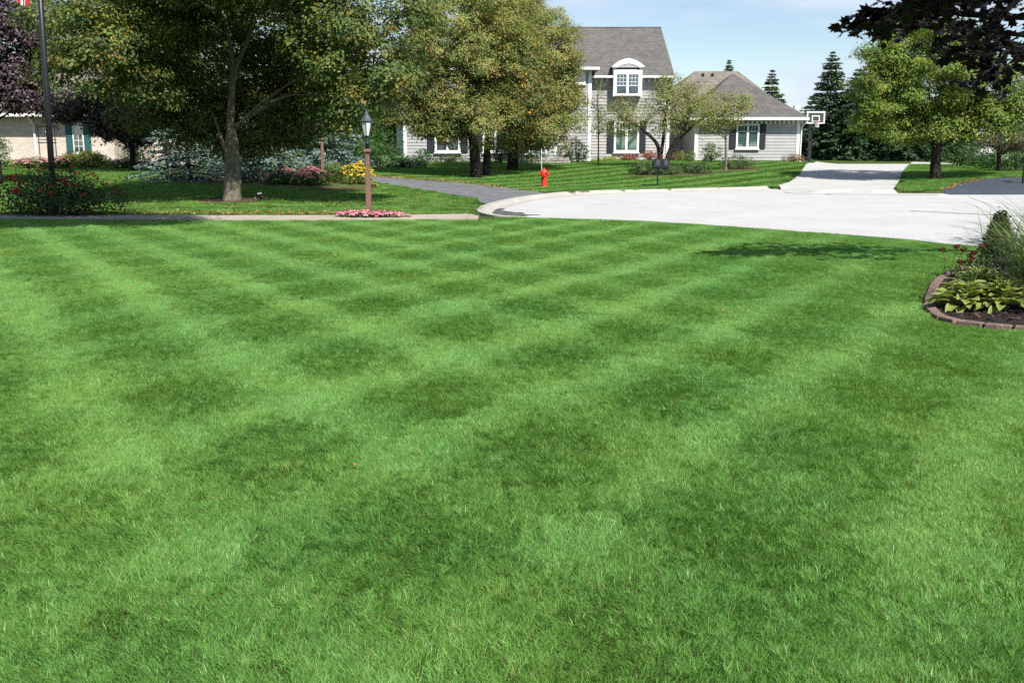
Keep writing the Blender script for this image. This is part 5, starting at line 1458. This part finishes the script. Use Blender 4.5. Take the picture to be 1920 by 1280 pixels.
# brick house planting
for k, (px, py, w, h, lb, pal, fcol) in enumerate([
        (66, 318, 2.0, 0.62, 'pink sedum left of the green shuttered window', LUSH, DUSK), (112, 317, 1.2, 0.62, 'small pink sedum below the trellis', LUSH, DUSK),
        (246, 318, 2.1, 0.60, 'pink sedum mound at the shaded corner of the brick house', LUSH, DUSK)]):
    pl('sedum', lb, 'flowers', px, py, w, h, 120 + k, pal, [1, 1, .6], 1700, 0.09, 0.4, flowers=(fcol, 80, 0.13, 0.1), depth=0.9)
pl('daylily', 'yellow green strappy daylilies under the green shuttered window', 'plant', 162, 317, 2.5, 0.95, 124, [(0.13, 0.17, 0.04), (0.18, 0.19, 0.05), (0.09, 0.13, 0.03)], [1, .8, .8], 2600, 0.22, 0.6, aspect=0.10, up=0.05, lob=6, depth=1.0)
pl('shrub', 'round golden shrub against the cream brick wall', 'shrub', 80, 310, 0.75, 0.75, 125, [(0.22, 0.20, 0.04), (0.16, 0.17, 0.035)], [1, 1], 800, 0.07, 4.0)
pl('shrub', 'green bushy shrub at the left picture edge by the brick house', 'shrub', -6, 322, 1.7, 2.2, 126, GREEN, [1, 1, .6], 2400, 0.09, 1.0)
pl('plant', 'low light green perennials at the left end of the brick house bed', 'plant', 24, 316, 1.4, 0.5, 127, LIME, [.6, 1, .3], 900, 0.10, 0.6, aspect=0.3)
pl('shrub', 'pale green low plant between daylilies and sedum', 'plant', 205, 316, 0.9, 0.55, 128, [(0.12, 0.17, 0.05), (0.09, 0.13, 0.04)], [1, 1], 700, 0.09, 0.6)
pl('yew', 'added dark shrub standing in for shade at the brick house corner', 'shrub', 262, 316, 2.0, 2.3, 129, GREEN, [1, .4, 1.2], 2200, 0.09, 1.2)  # dark shrub added to cover sunlit wall that should lie in shade
# grey house planting
def at_y(name, label, cat, px, Y, w, h, seed, pal, wts, n, leaf, **kw):
    x = at(px, 300, Y).x
    return shrub(name, label, cat, (x, Y, tz(x, Y)), w, h, seed, pal, wts, n, leaf, **kw)
RED = [(0.20, 0.075, 0.062), (0.15, 0.055, 0.048), (0.17, 0.10, 0.06)]
at_y('barberry', 'reddish barberry under the shuttered ground floor window', 'shrub', 1178, 62.6, 1.35, 0.55, 140, RED, [1, 1, .5], 1100, 0.07, depth=.8)
at_y('barberry', 'reddish barberry right of the shuttered ground floor window', 'shrub', 1222, 62.4, 1.6, 0.75, 141, RED, [1, 1, .8], 1400, 0.07, depth=.9)
at_y('barberry', 'small red barberry in the shade of the crab apple', 'shrub', 1270, 62.0, 0.9, 0.6, 142, RED, [1, 1, .5], 800, 0.07)
at_y('ground_cover', 'lime green ground cover strip along the grey house wall', 'plant', 1150, 62.9, 3.2, 0.30, 143, LIME, [1, 1, .6], 1500, 0.08, depth=0.8, lob=8, stems=0)
at_y('shrub', 'loose green bush at the white corner of the grey house', 'shrub', 1082, 58.6, 1.6, 1.55, 144, [(0.055, 0.09, 0.03), (0.08, 0.11, 0.04), (0.035, 0.06, 0.02)], [1, 1, .7], 1700, 0.09)
at_y('shrub', 'grey green feathery bush left of the loose green bush', 'shrub', 1056, 58.8, 1.3, 1.2, 145, [(0.09, 0.10, 0.07), (0.07, 0.08, 0.05)], [1, 1], 1000, 0.07)
at_y('hydrangea', 'pale blue white hydrangea above the stone garden wall', 'shrub', 1006, 58.4, 1.5, 0.85, 146, LUSH, [1, 1, .7], 900, 0.09, flowers=([(0.50, 0.60, 0.68), (0.62, 0.68, 0.72)], 26, 0.15, 0.0))
at_y('yew', 'dark upright yew beside the third tree trunk', 'shrub', 938, 57.0, 1.2, 2.1, 147, GREEN, [1, .4, 1.2], 1500, 0.08, lob=3)
at_y('shrub', 'dark shrub under the left window of the grey house', 'shrub', 840, 59.2, 3.0, 0.62, 148, [(0.03, 0.055, 0.02), (0.06, 0.05, 0.025), (0.04, 0.07, 0.025)], [1, .5, 1], 1500, 0.08, depth=1.0)
at_y('shrub', 'dark green bush right of the left house window', 'shrub', 795, 59.3, 1.2, 1.0, 149, GREEN, [1, 1, 1], 1000, 0.08)
at_y('shrub', 'tawny low shrub between the two dark tree trunks and yew', 'shrub', 918, 57.8, 1.2, 0.7, 150, [(0.12, 0.12, 0.05), (0.10, 0.08, 0.04)], [1, 1], 700, 0.08)
at_y('shrub', 'round light green shrub between crab apple and garage', 'shrub', 1286, 60.0, 1.5, 0.85, 151, [(0.11, 0.15, 0.04), (0.085, 0.125, 0.035)], [1, 1], 1300, 0.07)
at_y('shrub', 'tall loose green shrub at the left corner of the garage', 'shrub', 1333, 59.0, 1.25, 1.45, 152, [(0.075, 0.12, 0.035), (0.055, 0.095, 0.03)], [1, 1], 1300, 0.08)
at_y('shrub', 'rusty brown shrub at the right corner of the garage', 'shrub', 1486, 60.6, 1.4, 0.62, 153, [(0.20, 0.105, 0.055), (0.14, 0.085, 0.045), (0.10, 0.10, 0.04)], [1, 1, .6], 1200, 0.07)
for k, (px, py, w, h, lb) in enumerate([(1205, 331, 1.5, 0.80, 'leafy juniper at the left end of the mailbox bed'), (1250, 331, 1.6, 0.62, 'spreading juniper right behind the mailbox post'), (1305, 329, 1.8, 0.72, 'spreading juniper at the right end of the mailbox bed'), (1382, 320, 1.9, 0.85, 'dark juniper at the foot of the slender tree')]):
    pl('juniper', lb, 'shrub', px, py, w, h, 160 + k, [(0.050, 0.090, 0.035), (0.035, 0.066, 0.028), (0.085, 0.10, 0.045)], [1, 1, .4], 1900, 0.09, 0.5, depth=1.2, aspect=0.35)
# beds of mulch
for nm, lb, pts in (('mulch_bed', 'mulch under the mailbox junipers', [(1180, 333), (1230, 334.5), (1340, 331), (1345, 324), (1260, 320), (1185, 325)]),
                    ('mulch_bed', 'mulch under the slender tree', [(1345, 324), (1400, 322.5), (1432, 318), (1410, 313), (1360, 314)]),
                    ('mulch_bed', 'mulch bed below the farther lamp post', [(440, 352), (520, 354), (600, 358), (690, 360), (712, 354), (690, 346), (600, 342), (500, 340), (330, 336), (300, 342)])):
    sheet(nm, [tuple(gr(*p))[:2] for p in pts], M['mulch'], 0.045, label=lb)
sheet('mulch_bed', [(X(-80, 52.5), 52.0), (X(285, 52.5), 52.0), (X(300, 55), 57), (X(-80, 55), 55.2)], M['mulch'], 0.04, label='planting bed along the brick house')
sheet('mulch_bed', [(X(1085, 62), 62.0), (X(1300, 61), 60.0), (X(1300, 62), 66), (X(1085, 62), 63.9)], M['mulch'], 0.04, label='planting bed along the grey house')

# ------------------------------------------------------------------ garden bed at the right with paver edging
sheet('garden_bed', BED, M['mulch_dark'], 0.025, label='dark mulch garden bed inside the paver edging')
edge = tag(empty('bed_edging', (4.1, 10, 0)), 'curved edging of pinkish pavers round the garden bed', 'edging')
P = [Vector((p[0], p[1], 0)) for p in BED[:-2]]
P = [p for p in P if p.x < 8.2]
cum = [0]
for a, b in zip(P, P[1:]): cum.append(cum[-1] + (b - a).length)
def along(s):
    k = max(0, min(len(P) - 2, np.searchsorted(cum, s) - 1)); t = (s - cum[k]) / (cum[k + 1] - cum[k])
    return P[k].lerp(P[k + 1], t), (P[k + 1] - P[k]).normalized()
r = np.random.RandomState(15)
s_ = 0.0
while s_ < cum[-1] - 0.26:
    ln = 0.235 + 0.02 * r.rand()
    p, d = along(s_ + ln / 2); nrm = Vector((d.y, -d.x, 0)) * -1
    w = 0.058
    h0, h1 = -0.04, 0.034 + 0.012 * r.rand()
    def cor(u, v, z, ins=0): q = p + d * (u * (ln / 2 - 0.006 - ins)) + nrm * (v * (w - ins) + 0.02); return (q.x, q.y, z + tz(p.x, p.y))
    MB().hexa([cor(-1, -1, h0), cor(1, -1, h0), cor(1, 1, h0), cor(-1, 1, h0)][::-1], [cor(-1, -1, h1 + r.normal(0, .003), .008), cor(1, -1, h1 + r.normal(0, .003), .008), cor(1, 1, h1, .008), cor(-1, 1, h1, .008)][::-1]).build('paver', M['paver'], edge, bevel=0.010)
    s_ += ln + 0.004
under(edge)
# hosta with separate leaves
def hosta_leaf(k):
    rr = np.random.RandomState(600 + k)
    n = 7; vs = []; cols = []
    L = 1.0
    for q in range(n):
        f = q / (n - 1)
        w = 0.26 * math.sin(math.pi * min(1, f * 0.93 + 0.06)) ** 0.8 * (1 - 0.25 * f) + 0.004
        y = L * f; z = 0.42 * f - 0.52 * f * f
        for e in (-1, -0.5, 0, 0.5, 1):
            vs.append((w * e, y, z + 0.10 * abs(e) * w * 3 + 0.015 * math.sin(f * 9 + e * 4)))
            m = abs(e) > 0.9
            cols.append([(0.26, 0.32, 0.075), (0.20, 0.28, 0.06), (0.31, 0.36, 0.11)][k] if not m else (0.36, 0.40, 0.17))
    fs = []
    for q in range(n - 1):
        for e in range(4): a = q * 5 + e; fs.append((a, a + 1, a + 6, a + 5))
    me = MB().add(vs, fs).mesh('leaf', M['leaf'], True)
    ca = me.color_attributes.new('Col', 'FLOAT_COLOR', 'POINT')
    ca.data.foreach_set('color', np.concatenate([np.array(cols), np.ones((len(cols), 1))], 1).astype(np.float32).ravel())
    return me
HM = [hosta_leaf(k) for k in range(3)]
r = np.random.RandomState(16)
def hosta(px, py, n, size, label):
    c = gr(px, py)
    root = empty('hosta', c, label, 'plant')
    for k in range(n):
        a = 6.283 * k * 0.381966 + r.normal(0, .2)
        t = k / n
        o = bpy.data.objects.new('leaf', HM[r.randint(3)]); COL.objects.link(o); o.parent = root
        q_ = 0.03 + 0.15 * t; o.location = (q_ * math.cos(a), q_ * math.sin(a), 0.03 + 0.19 * (1 - t) + 0.04 * r.rand())
        o.rotation_euler = (R(30 * (1 - t) + 4 + r.normal(0, 8)), r.normal(0, 0.25), a - math.pi / 2)
        s = size * (0.75 + 0.5 * t) * (0.85 + 0.3 * r.rand()); o.scale = (s, s, s)
    mb = MB()
    for k in range(5):
        a = r.rand() * 6.28; h = 0.33 + 0.14 * r.rand()
        mb.tube([(0, 0, 0), (0.05 * math.cos(a), 0.05 * math.sin(a), h * .6), (0.10 * math.cos(a), 0.10 * math.sin(a), h)], [0.006, 0.005, 0.007], 4)
    mb.build('flower_stalk', M['lime_stem'], root)
hosta(1808, 582, 90, 0.185, 'lime hosta nearest the paver edging')
hosta(1878, 584, 90, 0.185, 'lime hosta against the ornamental grass')
hosta(1840, 556, 86, 0.19, 'smaller lime hosta behind the two front hostas')
# clipped cone shrub, dark red coneflowers, ornamental grass
cs = gr(1866, 522)
r = np.random.RandomState(17)
cone = empty('cone_shrub', cs, 'dark clipped cone shaped boxwood in the garden bed', 'shrub')
nc, per_ = 210, 40; n = nc * per_; hh = 0.74
t = r.rand(nc) ** 0.8; a = r.rand(nc) * 6.283
rad = 0.30 * (1 - t) ** 0.9 * (0.65 + 0.45 * r.rand(nc)) + 0.015
Cc = np.stack([rad * np.cos(a), rad * np.sin(a), 0.03 + t * hh], 1)
ii = np.repeat(np.arange(nc), per_)
Pn = Cc[ii] + r.normal(0, 0.030, (n, 3)) * np.array([1, 1, 1.3])
a = a[ii]
Vn, Tn = leaf_cloud(Pn, np.stack([np.cos(a), np.sin(a), 0.7 + 0 * a], 1) + r.normal(0, .5, (n, 3)), 0.032, r, 0.6)
link('foliage', np_mesh('foliage', Vn, Tn, M['leaf'], np.repeat(pick_cols(r, n, [(0.020, 0.038, 0.017), (0.030, 0.056, 0.022), (0.034, 0.034, 0.022)], [1, 1, .5]), 4, 0)), cone, kind='stuff')
MB().tube([(0, 0, -0.02), (0, 0, 0.7)], [0.025, 0.008], 6).build('stem', M['bark_dark'], cone)
yc = gr(1858, 508)
yu = empty('spiky_plant', yc, 'spiky upright leaves rising behind the cone shaped boxwood', 'plant')
for k in range(14):
    a = r.rand() * 6.283; ln = 0.75 + 0.25 * r.rand(); lean = 0.15 + 0.45 * r.rand()
    d = Vector((math.cos(a) * lean, math.sin(a) * lean, 1)).normalized(); sd = Vector((-math.sin(a), math.cos(a), 0)) * 0.006
    p0 = Vector((0.05 * math.cos(a), 0.05 * math.sin(a), 0)); p1_ = p0 + d * ln * .6; p2_ = p0 + d * ln - Vector((0, 0, 0.04 * lean))
    MB().add([p0 - sd, p0 + sd, p1_ + sd, p1_ - sd, p2_], [(0, 1, 2, 3), (3, 2, 4)]).build('leaf', M['lime_stem'], yu)
cf = gr(1800, 522)
flw = empty('coneflower', cf, 'dark red flowers on upright stems at the bed corner', 'flowers')
for k in range(11):
    x, y = r.uniform(-0.18, 0.22), r.uniform(-0.15, 0.35); h = 0.22 + 0.22 * r.rand()
    st = MB().tube([(x, y, 0), (x + r.normal(0, .02), y, h * .5), (x + r.normal(0, .05), y - .02, h)], [0.008, 0.007, 0.005], 5)
    tip = Vector(st.v[-3])
    for q in range(5):
        z = h * (0.15 + 0.13 * q); aa = r.rand() * 6.28
        dxx, dyy = math.cos(aa) * 0.09, math.sin(aa) * 0.09
        st.add([(x, y, z), (x + dxx * .5 - dyy * .2, y + dyy * .5 + dxx * .2, z + .03), (x + dxx, y + dyy, z + .01), (x + dxx * .5 + dyy * .2, y + dyy * .5 - dxx * .2, z + .03)], [(0, 1, 2, 3)])
    so = st.build('stem', M['lime_stem'], flw)
    nn = 40
    dd = r.normal(0, 1, (nn, 3)); dd /= np.linalg.norm(dd, axis=1)[:, None]
    Vn, Tn = leaf_cloud(np.array(tip) + dd * np.array([0.035, 0.035, 0.024]), dd, 0.032, r, 0.6)
    link('bloom', np_mesh('bloom', Vn, Tn, M['petal'], np.repeat(pick_cols(r, nn, [(0.15, 0.012, 0.014), (0.09, 0.01, 0.012)], [1, 1]), 4, 0)), so)
og = Vector((5.52, 10.2, tz(5.52, 10.2)))
gz = empty('ornamental_grass', og, 'large arching ornamental grass at the right picture edge', 'grass')
def arch_blade(k):
    rr = np.random.RandomState(700 + k); nseg = 9; vs = []; bend = 0.7 + 0.9 * rr.rand()
    ang = R(80 - 12 * rr.rand()); x = z = 0.0
    for q in range(nseg + 1):
        f = q / nseg
        w = 0.0070 * (1 - f ** 2.2) + 0.0004
        vs += [(x, -w, z), (x, w, z + 0.001)]
        x += math.cos(ang) / nseg; z += math.sin(ang) / nseg; ang -= bend * 1.55 / nseg * (0.4 + 1.2 * f)
    me = MB().add(vs, [(2 * q, 2 * q + 1, 2 * q + 3, 2 * q + 2) for q in range(nseg)]).mesh('blade', M['leaf'], True)
    c = [(0.17, 0.24, 0.09), (0.21, 0.28, 0.13), (0.12, 0.19, 0.07), (0.29, 0.30, 0.16), (0.14, 0.21, 0.09), (0.10, 0.16, 0.06)][k]
    ca = me.color_attributes.new('Col', 'FLOAT_COLOR', 'POINT'); ca.data.foreach_set('color', np.tile(np.array([*c, 1], np.float32), len(vs)))
    return me
BM_ = [arch_blade(k) for k in range(6)]
st = MB(); stc = []
for k in range(760):
    a = r.rand() * 6.283; me = BM_[r.randint(6)]
    s = 0.75 + 0.75 * r.rand()
    mtx = Matrix.Translation((0.13 * r.normal(), 0.13 * r.normal(), 0)) @ Matrix.Rotation(a, 4, 'Z') @ Matrix.Rotation(r.normal(0, 0.16), 4, 'X') @ Matrix.Rotation(r.normal(0.0, 0.16), 4, 'Y') @ Matrix.Diagonal((s, s * 0.9, s * 1.0, 1))
    if k < 300 :
        o = bpy.data.objects.new('blade', me); COL.objects.link(o); o.parent = gz; o.matrix_basis = mtx
    else:
        st.add([tuple(mtx @ v.co) for v in me.vertices], [tuple(q.vertices) for q in me.polygons])
me = st.mesh('foliage', M['leaf'], True)
ca = me.color_attributes.new('Col', 'FLOAT_COLOR', 'POINT'); ca.data.foreach_set('color', np.tile(np.array([0.14, 0.20, 0.08, 1], np.float32), len(me.vertices)))
link('foliage', me, gz, kind='stuff')

# ------------------------------------------------------------------ fallen leaves
def litter(name, label, n, sampler, size, seed, cols=((0.42, 0.26, 0.08), (0.36, 0.17, 0.05), (0.48, 0.34, 0.14), (0.26, 0.14, 0.06)), z=0.05):
    r = np.random.RandomState(seed)
    xy = sampler(r, n)
    Pn = np.stack([xy[:, 0], xy[:, 1], terrain(xy[:, 0], xy[:, 1]) + z], 1)
    Vn, Tn = leaf_cloud(Pn, np.array([0, 0, 1.0]) + r.normal(0, .28, (n, 3)), size, r, 0.8, 0.12)
    tag(link(name, np_mesh(name, Vn, Tn, M['petal'], np.repeat(pick_cols(r, n, cols, [1] * len(cols)), 4, 0))), label, None, None, 'stuff')
def strip(a, b, spread):
    def f(r, n):
        t = r.rand(n)[:, None]; p = np.array(a) * (1 - t) + np.array(b) * t
        return p + np.stack([r.normal(0, spread, n) * 0.3, np.abs(r.normal(0, spread, n))], 1)
    return f
litter('fallen_leaves', 'yellow leaves drifted along the far edge of the sidewalk', 900, strip((-13, 23.8), (-3, 23.85), 0.45), 0.06, 1, z=0.055)
def disc(c, rx, ry):
    def f(r, n):
        a = r.rand(n) * 6.283; q = r.rand(n) ** 0.5
        return np.stack([c[0] + rx * q * np.cos(a), c[1] + ry * q * np.sin(a)], 1)
    return f
litter('fallen_leaves', 'leaves scattered on the shaded grass round the big maple', 700, disc((b1.x, b1.y - 0.6), 6.5, 4.2), 0.055, 2, z=0.06)
pa, pb = gr(700, 333), gr(870, 342); pc = gr(990, 358)
def poly3(r, n):
    t = r.rand(n); p = np.where(t[:, None] < 0.7, np.array(pa.xy)[None] + (t / 0.7)[:, None] * np.array(pb.xy - pa.xy)[None], np.array(pb.xy)[None] + ((t - .7) / .3)[:, None] * np.array(pc.xy - pb.xy)[None])
    return p + r.normal(0, 0.35, (n, 2))
litter('fallen_leaves', 'orange leaves along the far edge of the asphalt driveway', 700, poly3, 0.07, 3, z=0.05)
pd, pe, pf = gr(1768, 357), gr(1800, 345), gr(1835, 337)
def poly4(r, n):
    t = r.rand(n)[:, None] * 2; p = np.where(t < 1, np.array(pd.xy)[None] * (1 - t) + np.array(pe.xy)[None] * t, np.array(pe.xy)[None] * (2 - t) + np.array(pf.xy)[None] * (t - 1))
    return p + r.normal(0, 0.12, (n, 2))
litter('fallen_leaves', 'brown leaves edging the sealed driveway', 320, poly4, 0.065, 4, z=0.05)
def lawnp(r, n):
    y = 4 + 12 * r.rand(n) ** 0.8; x = -0.5 * y + r.rand(n) * y * 0.85
    return np.stack([x, y], 1)
litter('fallen_leaves', 'few tiny orange leaves lying on the striped lawn', 45, lawnp, 0.026, 6, cols=((0.50, 0.22, 0.05), (0.45, 0.28, 0.07)), z=0.045)


def bedp(r, n):
    out = []
    while len(out) < n:
        x, y = r.uniform(4.1, 7.0), r.uniform(8.4, 13.5)
        if bool(inside(BED, x, y)) and bool(inside(BED, x - 0.08, y)) and bool(inside(BED, x, y - 0.08)): out.append((x, y))
    return np.array(out)
litter('bark_chips', 'coarse dark bark chips covering the garden bed', 1800, bedp, 0.05, 7, cols=((0.055, 0.038, 0.030), (0.030, 0.022, 0.019), (0.10, 0.068, 0.050), (0.020, 0.016, 0.015)), z=0.035)
